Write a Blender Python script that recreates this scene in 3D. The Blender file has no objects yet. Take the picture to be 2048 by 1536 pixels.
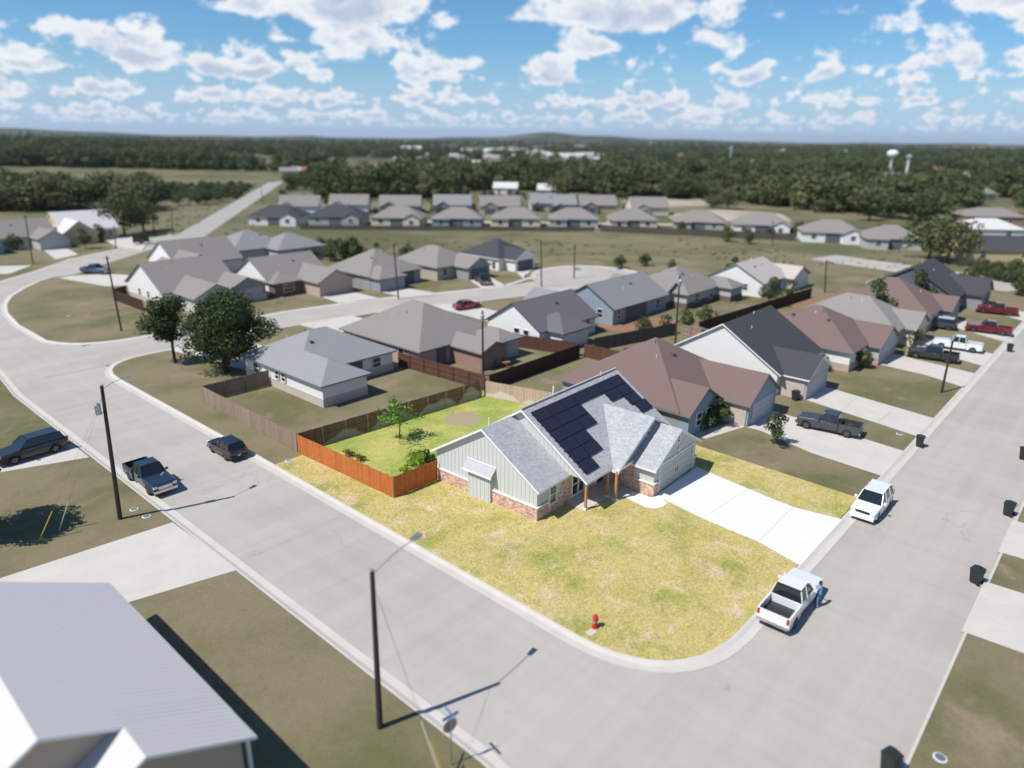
import bpy, math, random
from mathutils import Vector, Matrix
random.seed(7)
# ---------------------------------------------------------------- camera, sky, sun, exposure
SC = bpy.context.scene
COL = SC.collection
R = math.radians
CAM_H, FPX, PITCH, ROLL, HEAD = 27.0, 1420.0, math.atan(494/1420), R(0.65), R(48.3)
# world axes: X runs along the right-hand street, Y along the left-hand street (the lot grid)
_r = Vector((1, 0, 0)); _f = Vector((0, math.cos(PITCH), -math.sin(PITCH))); _u = _r.cross(_f)
_r2 = math.cos(ROLL)*_r + math.sin(ROLL)*_u; _u2 = -math.sin(ROLL)*_r + math.cos(ROLL)*_u
ROT = Matrix.Rotation(-HEAD, 3, 'Z')
CR, CU, CF = ROT @ _r2, ROT @ _u2, ROT @ _f
cam = bpy.data.cameras.new('camera'); camo = bpy.data.objects.new('camera', cam); COL.objects.link(camo)
m = Matrix.Identity(4)
for i in range(3):
    m[i][0] = CR[i]; m[i][1] = CU[i]; m[i][2] = -CF[i]
m[2][3] = CAM_H
camo.matrix_world = m
cam.sensor_width = 36; cam.lens = FPX/2048*36; cam.clip_start = 0.5; cam.clip_end = 40000
cam.dof.use_dof = True; cam.dof.focus_distance = 54.0; cam.dof.aperture_fstop = (cam.lens/1000)/0.33
SC.camera = camo
SUN_EL = R(54.5)
to_sun = Vector((-math.cos(R(19.3))*math.cos(SUN_EL), math.sin(R(19.3))*math.cos(SUN_EL), math.sin(SUN_EL)))
sl = bpy.data.lights.new('sun', 'SUN'); sl.energy = 4.2; sl.angle = R(0.53); sl.color = (1.0, 0.965, 0.90)
so = bpy.data.objects.new('sun', sl); COL.objects.link(so); so.rotation_euler = to_sun.to_track_quat('Z', 'Y').to_euler()
SC.view_settings.view_transform = 'Standard'; SC.view_settings.look = 'None'
SC.view_settings.exposure = 0.35; SC.view_settings.gamma = 1; SC.view_settings.use_curve_mapping = False
SC.cycles.max_bounces = 5; SC.cycles.volume_bounces = 0; SC.cycles.diffuse_bounces = 3; SC.cycles.transparent_max_bounces = 8

class NT:
    def __init__(s, tree): s.t = tree; s.n = tree.nodes; s.l = tree.links
    def new(s, ty, **kw):
        n = s.n.new(ty)
        for k, v in kw.items(): setattr(n, k, v)
        return n
    def put(s, sock, v):
        if isinstance(v, bpy.types.NodeSocket): s.l.new(v, sock)
        else: sock.default_value = v
    def math(s, op, a, b=0.0, c=None, clamp=False):
        n = s.new('ShaderNodeMath', operation=op, use_clamp=clamp); s.put(n.inputs[0], a); s.put(n.inputs[1], b)
        if c is not None: s.put(n.inputs[2], c)
        return n.outputs[0]
    def mix(s, f, a, b, bt='MIX'):
        n = s.new('ShaderNodeMix', data_type='RGBA', blend_type=bt); s.put(n.inputs[0], f)
        s.put(n.inputs[6], a if isinstance(a, bpy.types.NodeSocket) else (*a, 1)[:4]); s.put(n.inputs[7], b if isinstance(b, bpy.types.NodeSocket) else (*b, 1)[:4])
        return n.outputs[2]
    def smooth(s, x, lo, hi, a=0.0, b=1.0):
        n = s.new('ShaderNodeMapRange', interpolation_type='SMOOTHSTEP'); s.put(n.inputs[0], x); s.put(n.inputs[1], lo); s.put(n.inputs[2], hi); s.put(n.inputs[3], a); s.put(n.inputs[4], b)
        return n.outputs[0]
    def noise(s, vec, scale, detail=3.0, rough=0.5, dist=0.0):
        n = s.new('ShaderNodeTexNoise'); s.l.new(vec, n.inputs['Vector']); n.inputs['Scale'].default_value = scale
        n.inputs['Detail'].default_value = detail; n.inputs['Roughness'].default_value = rough; n.inputs['Distortion'].default_value = dist
        return n.outputs['Fac']
    def xyz(s, a, b, c):
        n = s.new('ShaderNodeCombineXYZ'); s.put(n.inputs[0], a); s.put(n.inputs[1], b); s.put(n.inputs[2], c); return n.outputs[0]

W = bpy.data.worlds.new('World'); SC.world = W; W.use_nodes = True
T = NT(W.node_tree); T.n.clear()
out = T.new('ShaderNodeOutputWorld'); bg = T.new('ShaderNodeBackground'); T.l.new(bg.outputs[0], out.inputs[0])
sky = T.new('ShaderNodeTexSky', sky_type='NISHITA'); sky.sun_disc = False; sky.sun_elevation = SUN_EL
sky.sun_rotation = math.atan2(to_sun.x, to_sun.y); sky.altitude = 300; sky.air_density = 1.0; sky.dust_density = 0.5; sky.ozone_density = 2.2
SKY_STR = 0.085
bg.inputs[1].default_value = SKY_STR
tc = T.new('ShaderNodeTexCoord'); sp = T.new('ShaderNodeSeparateXYZ'); T.l.new(tc.outputs['Generated'], sp.inputs[0])
dx, dy, dz = sp.outputs
hl = T.math('MAXIMUM', T.math('SQRT', T.math('ADD', T.math('MULTIPLY', dx, dx), T.math('MULTIPLY', dy, dy))), 0.02)
ux, uy, te = T.math('DIVIDE', dx, hl), T.math('DIVIDE', dy, hl), T.math('DIVIDE', dz, hl)
# cumulus rows standing at growing distances (km): flat bases, ragged tops
col = T.mix(1.0, sky.outputs[0], (0.54, 0.86, 1.10), 'MULTIPLY')
hazec = (4.2, 5.6, 7.7)
col = T.mix(T.smooth(te, 0.0, 0.12, 0.80, 0.0), col, hazec)
rows = [(75, 1.0, .478), (54, 1.05, .480), (40, 1.05, .480), (30, 1.1, .482), (23, 1.15, .484), (17.5, 1.15, .487), (13, 1.12, .485), (9.6, 1.05, .485), (7.2, .98, .497), (5.4, 1.1, .53)]
for i, (d, base, thr) in enumerate(rows):
    base = base + 0.10*math.sin(i*2.7)
    v = T.math('SUBTRACT', T.math('MULTIPLY', te, d), base)
    vec = T.xyz(T.math('MULTIPLY', ux, d), T.math('MULTIPLY', uy, d), T.math('MULTIPLY_ADD', v, 1.55, i*11.3+3.1))
    big = T.noise(vec, 0.62, 1.5, 0.5)
    fn = T.noise(vec, 1.5, 6.5, 0.60, 0.1)
    f = T.math('ADD', T.math('MULTIPLY', fn, 0.46), T.math('MULTIPLY', big, 0.54))
    g = T.math('SUBTRACT', T.math('SUBTRACT', f, thr), T.math('MULTIPLY', T.math('MAXIMUM', v, 0.0), 0.15))
    g = T.math('SUBTRACT', g, T.math('MULTIPLY', T.math('MAXIMUM', T.math('MULTIPLY', v, -1.0), 0.0), 0.6))
    mask = T.smooth(g, -0.012, 0.040)
    deep = T.smooth(g, 0.022, 0.15)
    low = T.smooth(v, 0.50, -0.02)
    sh = T.math('MULTIPLY', deep, T.math('MULTIPLY_ADD', low, 1.25, 0.0), clamp=True)
    if d < 38:   # the side turned from the sun is greyer
        va = T.new('ShaderNodeVectorMath', operation='ADD'); T.l.new(vec, va.inputs[0]); va.inputs[1].default_value = (to_sun.x*.22, to_sun.y*.22, to_sun.z*.30)
        fs = T.math('SUBTRACT', T.noise(va.outputs[0], 1.5, 4.0, 0.58, 0.1), T.noise(vec, 1.5, 4.0, 0.58, 0.1))
        sh = T.math('ADD', sh, T.smooth(fs, 0.0, 0.10, 0.0, 0.5), clamp=True)
    cc = T.mix(sh, (9.0, 9.0, 9.05), (4.8, 5.5, 6.8))
    cc = T.mix(1-math.exp(-d/105), cc, hazec)
    mk = T.math('MULTIPLY', mask, T.math('MULTIPLY', T.smooth(te, 0.0, 0.010), 0.94))
    col = T.mix(mk, col, cc)
T.l.new(col, bg.inputs[0])

# ---------------------------------------------------------------- surveying helpers
def ray(px, py): return (px-1024)/FPX*CR - (py-768)/FPX*CU + CF
def G(px, py, z=0.0):
    """where the line of sight to a surveyed mark meets height z"""
    d = ray(px, py); t = (z-CAM_H)/d.z
    return Vector((d.x*t, d.y*t, z))
def proj(p):
    v = Vector(p)-Vector((0, 0, CAM_H)); w = v.dot(CF)
    if w <= 0: return (-9999, -9999)
    return 1024+FPX*v.dot(CR)/w, 768-FPX*v.dot(CU)/w
def VW(x, y, z=0.0):   # view-aligned ground coordinates to world
    return Vector((x*math.cos(HEAD)+y*math.sin(HEAD), -x*math.sin(HEAD)+y*math.cos(HEAD), z))

# ---------------------------------------------------------------- materials
MATS = {}
def mat(name, base, rough=0.8, var=0.0, vscale=1.0, base2=None, metal=0.0, bump=0.0, bscale=20.0, island=0.0, spec=0.5, emit=None, fine=0.0, fscale=40.0, coat=0.0, coords='Object', stretch=None):
    if name in MATS: return MATS[name]
    M = bpy.data.materials.new(name); M.use_nodes = True; t = NT(M.node_tree); b = t.n['Principled BSDF']
    b.inputs['Roughness'].default_value = rough; b.inputs['Metallic'].default_value = metal
    b.inputs['Specular IOR Level'].default_value = spec
    if coat: b.inputs['Coat Weight'].default_value = coat; b.inputs['Coat Roughness'].default_value = 0.05
    if coords == 'World':
        vec = t.new('ShaderNodeNewGeometry').outputs['Position']
    else: vec = t.new('ShaderNodeTexCoord').outputs['Object']
    if stretch:
        mp = t.new('ShaderNodeMapping'); mp.inputs['Scale'].default_value = stretch; t.l.new(vec, mp.inputs['Vector']); vec = mp.outputs[0]
    c = t.new('ShaderNodeRGB'); c.outputs[0].default_value = (*base, 1); c = c.outputs[0]
    if base2 is not None:
        f = t.smooth(t.noise(vec, vscale, 5.0, 0.6), 0.38, 0.62); c = t.mix(f, c, base2)
    if var:
        f = t.noise(vec, vscale*2.3, 4.0, 0.6); c = t.mix(1.0, c, t.xyz(*[t.math('MULTIPLY_ADD', f, 2*var, 1-var)]*3), 'MULTIPLY')
    if fine:
        f = t.noise(vec, fscale, 3.0, 0.7); c = t.mix(1.0, c, t.xyz(*[t.math('MULTIPLY_ADD', f, 2*fine, 1-fine)]*3), 'MULTIPLY')
    if island:
        f = t.new('ShaderNodeNewGeometry').outputs['Random Per Island']
        c = t.mix(1.0, c, t.xyz(*[t.math('MULTIPLY_ADD', f, 2*island, 1-island)]*3), 'MULTIPLY')
    t.l.new(c, b.inputs['Base Color'])
    if bump:
        bn = t.new('ShaderNodeBump'); bn.inputs['Strength'].default_value = bump; bn.inputs['Distance'].default_value = 0.03
        t.l.new(t.noise(vec, bscale, 4.0, 0.65), bn.inputs['Height']); t.l.new(bn.outputs[0], b.inputs['Normal'])
    if emit: b.inputs['Emission Color'].default_value = (*emit, 1); b.inputs['Emission Strength'].default_value = 1
    MATS[name] = M; return M

def grass_mat(name, green, dry, bare, scale=0.12, drylo=.42, dryhi=.62, barelo=.62, barehi=.74, bladevar=.35, pat=None):
    M = bpy.data.materials.new(name); M.use_nodes = True; t = NT(M.node_tree); b = t.n['Principled BSDF']
    b.inputs['Roughness'].default_value = 0.95; b.inputs['Specular IOR Level'].default_value = 0.15
    vec = t.new('ShaderNodeNewGeometry').outputs['Position']
    n1 = t.noise(vec, scale, 5.0, 0.62); n2 = t.noise(vec, scale*3.1, 6.0, 0.7, 0.4); n3 = t.noise(vec, scale*1.7+0.01, 6.0, 0.72, 0.6)
    c = t.mix(t.smooth(n1, drylo, dryhi), green, dry)
    c = t.mix(t.math('MULTIPLY', t.smooth(n3, barelo, barehi), 0.85), c, bare)
    c = t.mix(t.smooth(n2, 0.58, 0.72, 0, 0.55), c, tuple(x*0.82 for x in green))
    f = t.noise(vec, 5.5, 4.0, 0.75); c = t.mix(1.0, c, t.xyz(*[t.math('MULTIPLY_ADD', f, 2*bladevar, 1-bladevar)]*3), 'MULTIPLY')
    f2 = t.noise(vec, 1.7, 5.0, 0.75); c = t.mix(1.0, c, t.xyz(*[t.math('MULTIPLY_ADD', f2, bladevar, 1-bladevar/2)]*3), 'MULTIPLY')
    if pat:   # worn bare circle: centre x, y, radius
        sp = t.new('ShaderNodeSeparateXYZ'); t.l.new(vec, sp.inputs[0])
        ax = t.math('SUBTRACT', sp.outputs[0], pat[0]); ay = t.math('SUBTRACT', sp.outputs[1], pat[1])
        r = t.math('SQRT', t.math('ADD', t.math('MULTIPLY', ax, ax), t.math('MULTIPLY', ay, ay)))
        r = t.math('ADD', r, t.math('MULTIPLY_ADD', t.noise(vec, 2.2, 4.0, 0.7), 1.6, -0.8))
        c = t.mix(t.smooth(r, pat[2]*1.12, pat[2]*0.85, 0, 0.9), c, (0.36, 0.27, 0.185))
    t.l.new(c, b.inputs['Base Color'])
    bn = t.new('ShaderNodeBump'); bn.inputs['Strength'].default_value = 0.7; bn.inputs['Distance'].default_value = 0.08
    t.l.new(t.noise(vec, 9.0, 4.0, 0.8), bn.inputs['Height']); t.l.new(bn.outputs[0], b.inputs['Normal'])
    MATS[name] = M; return M

def brick_mat(name, c1, c2, mortar, bw=0.22, bh=0.08):
    M = bpy.data.materials.new(name); M.use_nodes = True; t = NT(M.node_tree); b = t.n['Principled BSDF']; b.inputs['Roughness'].default_value = 0.9
    vec = t.new('ShaderNodeTexCoord').outputs['Object']; sp = t.new('ShaderNodeSeparateXYZ'); t.l.new(vec, sp.inputs[0])
    v2 = t.xyz(t.math('ADD', sp.outputs[0], sp.outputs[1]), sp.outputs[2], 0.0)
    br = t.new('ShaderNodeTexBrick'); t.l.new(v2, br.inputs['Vector']); br.inputs['Scale'].default_value = 1.0
    br.inputs['Color1'].default_value = (*c1, 1); br.inputs['Color2'].default_value = (*c2, 1); br.inputs['Mortar'].default_value = (*mortar, 1)
    br.inputs['Brick Width'].default_value = bw; br.inputs['Row Height'].default_value = bh; br.inputs['Mortar Size'].default_value = 0.012
    t.l.new(br.outputs[0], b.inputs['Base Color']); MATS[name] = M; return M

def wood_mat(name, c1, c2, grey=None, lo=.5, hi=.56):
    M = bpy.data.materials.new(name); M.use_nodes = True; t = NT(M.node_tree); b = t.n['Principled BSDF']; b.inputs['Roughness'].default_value = 0.85
    b.inputs['Specular IOR Level'].default_value = 0.2
    vec = t.new('ShaderNodeNewGeometry').outputs['Position']
    mp = t.new('ShaderNodeMapping'); mp.inputs['Scale'].default_value = (6, 6, 0.7); t.l.new(vec, mp.inputs['Vector'])
    g = t.noise(mp.outputs[0], 3.0, 4.0, 0.7); c = t.mix(t.smooth(g, .35, .65), c1, c2)
    rnd = t.new('ShaderNodeObjectInfo').outputs['Random']; isl = t.new('ShaderNodeNewGeometry').outputs['Random Per Island']
    k = t.math('MULTIPLY_ADD', rnd, 0.26, 0.74); k = t.math('MULTIPLY', k, t.math('MULTIPLY_ADD', isl, 0.22, 0.89))
    c = t.mix(1.0, c, t.xyz(k, k, k), 'MULTIPLY')
    if grey:   # sprinkler-bleached lower boards, each arc of spray its own shape
        sp = t.new('ShaderNodeSeparateXYZ'); t.l.new(vec, sp.inputs[0])
        s = t.math('ADD', sp.outputs[0], sp.outputs[1])
        arc = t.math('ABSOLUTE', t.math('SINE', t.math('MULTIPLY_ADD', s, 0.62, 0.4)))
        h = t.math('MULTIPLY', arc, t.math('MULTIPLY_ADD', t.noise(vec, .22, 2.0, .5), 4.4, -1.25)); h = t.math('ADD', h, t.math('MULTIPLY_ADD', t.noise(vec, 3.2, 4.0, .75), 1.0, -0.55))
        c = t.mix(t.smooth(t.math('SUBTRACT', sp.outputs[2], h), 0.12, -0.12, 0, 0.8), c, grey)
    t.l.new(c, b.inputs['Base Color'])
    bn = t.new('ShaderNodeBump'); bn.inputs['Strength'].default_value = 0.4; bn.inputs['Distance'].default_value = 0.01
    t.l.new(g, bn.inputs['Height']); t.l.new(bn.outputs[0], b.inputs['Normal']); MATS[name] = M; return M

def leaf_mat(name, c1, c2, c3):
    M = bpy.data.materials.new(name); M.use_nodes = True; t = NT(M.node_tree); b = t.n['Principled BSDF']; b.inputs['Roughness'].default_value = 0.6
    b.inputs['Specular IOR Level'].default_value = 0.2
    r = t.new('ShaderNodeNewGeometry').outputs['Random Per Island']; o = t.new('ShaderNodeObjectInfo').outputs['Random']
    c = t.mix(r, c1, c2); c = t.mix(t.smooth(o, 0.2, 1.0, 0, 0.7), c, c3)
    t.l.new(c, b.inputs['Base Color'])
    tr = t.new('ShaderNodeBsdfTranslucent'); t.l.new(c, tr.inputs[0]); ad = t.new('ShaderNodeMixShader'); ad.inputs[0].default_value = 0.22
    t.l.new(b.outputs[0], ad.inputs[1]); t.l.new(tr.outputs[0], ad.inputs[2]); t.l.new(ad.outputs[0], t.n['Material Output'].inputs[0])
    MATS[name] = M; return M

def shingle_mat(name, c, isl=0.22, fine=0.12):
    M = bpy.data.materials.new(name); M.use_nodes = True; t = NT(M.node_tree); b = t.n['Principled BSDF']; b.inputs['Roughness'].default_value = 0.92
    b.inputs['Specular IOR Level'].default_value = 0.15
    vec = t.new('ShaderNodeTexCoord').outputs['Object']; sp = t.new('ShaderNodeSeparateXYZ'); t.l.new(vec, sp.inputs[0])
    f = t.noise(vec, 1.1, 4.0, 0.6); k = t.math('MULTIPLY_ADD', f, 0.14, 0.93)
    f = t.noise(vec, 9.0, 3.0, 0.8); k = t.math('MULTIPLY', k, t.math('MULTIPLY_ADD', f, 2*fine, 1-fine))
    st = t.math('FRACT', t.math('MULTIPLY', sp.outputs[2], 13.0)); k = t.math('MULTIPLY', k, t.smooth(st, 0.0, 0.25, 0.90, 1.0))
    if isl: k = t.math('MULTIPLY', k, t.math('MULTIPLY_ADD', t.new('ShaderNodeNewGeometry').outputs['Random Per Island'], 2*isl, 1-isl))
    cc = t.mix(1.0, t.mix(0.0, c, c), t.xyz(k, k, k), 'MULTIPLY'); t.l.new(cc, b.inputs['Base Color']); MATS[name] = M; return M

def glass_mat(name, c=(0.02, 0.03, 0.035)):
    return mat(name, c, rough=0.06, spec=0.8)

GRASS_LOT = grass_mat('lot_grass', (0.29, 0.30, 0.075), (0.50, 0.405, 0.155), (0.60, 0.45, 0.30), 0.26, .30, .56, .50, .66, .75, pat=(46.5, 48.1, 2.15))  # yard grass colours brightened: the lot's highlight is put into them
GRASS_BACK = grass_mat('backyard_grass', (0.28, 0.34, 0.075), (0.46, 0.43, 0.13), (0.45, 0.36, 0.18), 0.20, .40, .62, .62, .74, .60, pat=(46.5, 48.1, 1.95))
GRASS_N = grass_mat('lawn_grass', (0.132, 0.128, 0.058), (0.212, 0.178, 0.106), (0.28, 0.215, 0.150), 0.085, .36, .60, .55, .70, .30)
GRASS_FIELD = grass_mat('field_grass', (0.112, 0.112, 0.052), (0.200, 0.170, 0.104), (0.33, 0.27, 0.18), 0.020, .40, .60, .66, .74, .25)
ASPH = mat('chip_seal', (0.378, 0.338, 0.304), 0.9, var=0.10, vscale=0.09, fine=0.10, fscale=14, bump=0.25, bscale=30, coords='World', base2=(0.405, 0.37, 0.328))
def weather_road(M):
    t = NT(M.node_tree); b = t.n['Principled BSDF']; c = b.inputs['Base Color'].links[0].from_socket
    pos = t.new('ShaderNodeNewGeometry').outputs['Position']
    for sc_, amp in (((.018, .9, 1), .13), ((.9, .018, 1), .09)):
        mp = t.new('ShaderNodeMapping'); mp.inputs['Scale'].default_value = sc_; t.l.new(pos, mp.inputs['Vector'])
        f = t.noise(mp.outputs[0], 1.0, 4.0, .6); k = t.math('MULTIPLY_ADD', f, 2*amp, 1-amp); c = t.mix(1.0, c, t.xyz(k, k, k), 'MULTIPLY')
    wv = t.new('ShaderNodeVectorMath', operation='ADD'); nz = t.new('ShaderNodeTexNoise'); t.l.new(pos, nz.inputs['Vector']); nz.inputs['Scale'].default_value = .6; nz.inputs['Detail'].default_value = 4
    sc2 = t.new('ShaderNodeVectorMath', operation='SCALE'); t.l.new(nz.outputs['Color'], sc2.inputs[0]); sc2.inputs['Scale'].default_value = 2.2; t.l.new(pos, wv.inputs[0]); t.l.new(sc2.outputs[0], wv.inputs[1])
    vo = t.new('ShaderNodeTexVoronoi', feature='DISTANCE_TO_EDGE'); t.l.new(wv.outputs[0], vo.inputs['Vector']); vo.inputs['Scale'].default_value = .13
    k = t.smooth(vo.outputs['Distance'], .0, .010, .84, 1.0); gate = t.smooth(t.noise(pos, .06, 2, .5), .50, .60); k = t.math('SUBTRACT', 1.0, t.math('MULTIPLY', t.math('SUBTRACT', 1.0, k), gate)); c = t.mix(1.0, c, t.xyz(k, k, k), 'MULTIPLY')
    k = t.smooth(t.noise(pos, .55, 3, .6), .70, .78); c = t.mix(t.math('MULTIPLY', k, .30), c, (.16, .145, .135))
    t.l.new(c, b.inputs['Base Color'])
weather_road(ASPH)
CONC = mat('gutter_concrete', (0.515, 0.475, 0.425), 0.85, var=0.14, vscale=0.3, fine=0.06, fscale=20, coords='World')
CONC_N = mat('driveway_concrete', (0.515, 0.475, 0.43), 0.85, var=0.15, vscale=0.2, fine=0.05, fscale=12, coords='World')
CONC_W = mat('brightened_concrete', (0.66, 0.645, 0.61), 0.85, var=0.06, vscale=0.35, fine=0.05, fscale=15, coords='World', bump=.1, bscale=25)  # concrete made paler; the lot's highlight is painted into its colour
SIDING = mat('sage_siding', (0.535, 0.55, 0.53), 0.75, var=0.03, vscale=1.5)  # siding base raised as well, carrying the lot's highlight in its colour
WHITE_T = mat('white_trim', (0.78, 0.78, 0.76), 0.6)
BRICK = mat('light_brick', (0.66, 0.45, 0.36), 0.9, base2=(0.52, 0.32, 0.24), vscale=3.5, island=0.38)
MORTAR = mat('mortar', (0.62, 0.55, 0.48), 0.95)
STONE = mat('cast_stone', (0.70, 0.67, 0.60), 0.8, var=.08, vscale=2)
SHING = shingle_mat('grey_shingle', (0.40, 0.402, 0.41), 0.13)
GLASS = glass_mat('window_glass')
GLASS_G = mat('window_glass_green', (0.05, 0.16, 0.12), 0.08, spec=.8)
WOODP = mat('cedar_post', (0.46, 0.22, 0.07), 0.7, var=.25, vscale=3, stretch=(8, 8, 1))
SOLAR = mat('solar_glass', (0.022, 0.021, 0.036), 0.32, spec=.40, var=.1, vscale=.6)
SOLAR_F = mat('solar_frame', (0.02, 0.02, 0.025), 0.4, metal=.6)
ALU = mat('aluminium', (0.45, 0.46, 0.48), 0.4, metal=.8)
BLACK = mat('black_plastic', (0.018, 0.018, 0.02), 0.5)
W_ORANGE = wood_mat('stained_cedar', (0.60, 0.20, 0.055), (0.46, 0.13, 0.035))
W_WEATH = wood_mat('weathered_cedar', (0.30, 0.18, 0.11), (0.20, 0.12, 0.075), grey=(0.50, 0.46, 0.40))
W_PALE = wood_mat('pale_cedar', (0.34, 0.255, 0.19), (0.27, 0.20, 0.15))
W_DARK = wood_mat('dark_fence', (0.075, 0.040, 0.03), (0.045, 0.025, 0.02))
W_RED = wood_mat('red_brown_fence', (0.15, 0.075, 0.05), (0.105, 0.05, 0.036))
W_GREYF = wood_mat('grey_fence', (0.14, 0.12, 0.10), (0.09, 0.08, 0.07))
POLEW = mat('creosote_pole', (0.038, 0.026, 0.022), 0.85, var=.3, vscale=2, stretch=(10, 10, .6))
BARK = mat('bark', (0.075, 0.055, 0.04), 0.95, var=.4, vscale=4, bump=.5, bscale=12)
LEAF_OAK = leaf_mat('oak_leaf', (0.030, 0.052, 0.016), (0.070, 0.098, 0.030), (0.05, 0.075, 0.024))
LEAF_FAR = leaf_mat('woodland_leaf', (0.046, 0.070, 0.022), (0.095, 0.118, 0.040), (0.150, 0.155, 0.070))
LEAF_YOUNG = leaf_mat('young_leaf', (0.08, 0.20, 0.025), (0.20, 0.33, 0.05), (0.13, 0.25, 0.04))
LEAF_LIME = leaf_mat('lime_leaf', (0.19, 0.33, 0.03), (0.38, 0.46, 0.04), (0.28, 0.40, 0.04))
LEAF_RED = leaf_mat('russet_leaf', (0.20, 0.06, 0.02), (0.10, 0.13, 0.03), (0.2, 0.08, 0.03))

# ---------------------------------------------------------------- mesh and tagging helpers
class MB:
    def __init__(s): s.v = []; s.f = []; s.m = []
    def box(s, x0, x1, y0, y1, z0, z1, mi=0):
        b = len(s.v); s.v += [(x0,y0,z0),(x1,y0,z0),(x1,y1,z0),(x0,y1,z0),(x0,y0,z1),(x1,y0,z1),(x1,y1,z1),(x0,y1,z1)]
        for f in ((0,3,2,1),(4,5,6,7),(0,1,5,4),(1,2,6,5),(2,3,7,6),(3,0,4,7)): s.f.append(tuple(b+i for i in f)); s.m.append(mi)
        return s
    def poly(s, pts, mi=0):
        b = len(s.v); s.v += [tuple(p) for p in pts]; s.f.append(tuple(range(b, b+len(pts)))); s.m.append(mi); return s
    def prism(s, pts, vec, mi=0):
        """closed solid: polygon pts swept along vec"""
        vec = Vector(vec); b = len(s.v); n = len(pts); P = [Vector(p) for p in pts]
        s.v += [tuple(p) for p in P] + [tuple(p+vec) for p in P]
        s.f.append(tuple(b+i for i in reversed(range(n)))); s.m.append(mi)
        s.f.append(tuple(b+n+i for i in range(n))); s.m.append(mi)
        for i in range(n):
            j = (i+1) % n; s.f.append((b+i, b+j, b+n+j, b+n+i)); s.m.append(mi)
        return s
    def tube(s, a, b_, r0, r1=None, n=8, mi=0, caps=True):
        a = Vector(a); b_ = Vector(b_); r1 = r0 if r1 is None else r1
        d = (b_-a).normalized(); e = d.orthogonal().normalized(); g = d.cross(e); o = len(s.v)
        for c, r in ((a, r0), (b_, r1)):
            for i in range(n):
                t = 2*math.pi*i/n; s.v.append(tuple(c + r*(math.cos(t)*e+math.sin(t)*g)))
        for i in range(n):
            j = (i+1) % n; s.f.append((o+i, o+j, o+n+j, o+n+i)); s.m.append(mi)
        if caps:
            s.f.append(tuple(o+i for i in reversed(range(n)))); s.m.append(mi); s.f.append(tuple(o+n+i for i in range(n))); s.m.append(mi)
        return s
    def lathe(s, prof, c=(0,0,0), n=16, mi=0):
        o = len(s.v); k = len(prof)
        for r, z in prof:
            for i in range(n):
                t = 2*math.pi*i/n; s.v.append((c[0]+r*math.cos(t), c[1]+r*math.sin(t), c[2]+z))
        for a in range(k-1):
            for i in range(n):
                j = (i+1) % n; s.f.append((o+a*n+i, o+a*n+j, o+(a+1)*n+j, o+(a+1)*n+i)); s.m.append(mi)
        s.f.append(tuple(o+i for i in reversed(range(n)))); s.m.append(mi); s.f.append(tuple(o+(k-1)*n+i for i in range(n))); s.m.append(mi)
        return s
    def mesh(s, name, mats, smooth=False):
        me = bpy.data.meshes.new(name); me.from_pydata(s.v, [], s.f)
        for m_ in (mats if isinstance(mats, (list, tuple)) else [mats]): me.materials.append(m_)
        me.polygons.foreach_set('material_index', s.m)
        if smooth: me.polygons.foreach_set('use_smooth', [True]*len(s.f))
        me.update(); return me
    def build(s, name, mats, parent=None, smooth=False, **kw):
        return put(name, s.mesh(name, mats, smooth), parent, **kw)
def put(name, me, parent=None, loc=None, rot=None, **kw):
    o = bpy.data.objects.new(name, me); COL.objects.link(o)
    if parent is not None: o.parent = parent
    if loc is not None: o.location = loc
    if rot is not None: o.rotation_euler = rot
    for k, v in kw.items(): o[k] = v
    return o
def thing(name, label, cat, loc=(0,0,0), rz=0.0, group=None):
    o = bpy.data.objects.new(name, None); COL.objects.link(o); o.location = loc; o.rotation_euler = (0,0,rz)
    o.empty_display_size = 0.3; o['label'] = label; o['category'] = cat
    if group: o['group'] = group
    return o
def tag(o, label, cat, group=None):
    o['label'] = label; o['category'] = cat
    if group: o['group'] = group
    return o
def struct(name, mb, mats, **kw):
    o = mb.build(name, mats); o['kind'] = 'structure'
    for k, v in kw.items(): o[k] = v
    return o
KIDS = {}
def copy_tree(o, parent=None):
    c = o.copy(); COL.objects.link(c); c.parent = parent
    for ch in list(o.children): copy_tree(ch, c)
    return c
def clone(src, label, loc, rz, group=None, scale=None):
    c = copy_tree(src); c.location = loc; c.rotation_euler = (0, 0, rz); c['label'] = label
    if group: c['group'] = group
    if scale: c.scale = scale
    return c
def rounded(pts, rad, seg=6):
    """round the corners of a closed 2-D outline; rad is one radius or a list"""
    n = len(pts); o = []
    for i in range(n):
        a, p, b = Vector(pts[i-1]), Vector(pts[i]), Vector(pts[(i+1) % n]); r = rad[i] if isinstance(rad, (list, tuple)) else rad
        if r <= 0: o.append(tuple(p)); continue
        d1, d2 = (a-p), (b-p); r = min(r, d1.length*.49, d2.length*.49); s_ = p+d1.normalized()*r; e = p+d2.normalized()*r
        for k in range(seg+1):
            t = k/seg; q = (1-t)**2*s_ + 2*t*(1-t)*p + t*t*e; o.append((q.x, q.y))
    return o
def area2(pts): return sum(pts[i-1][0]*pts[i][1]-pts[i][0]*pts[i-1][1] for i in range(len(pts)))
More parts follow.
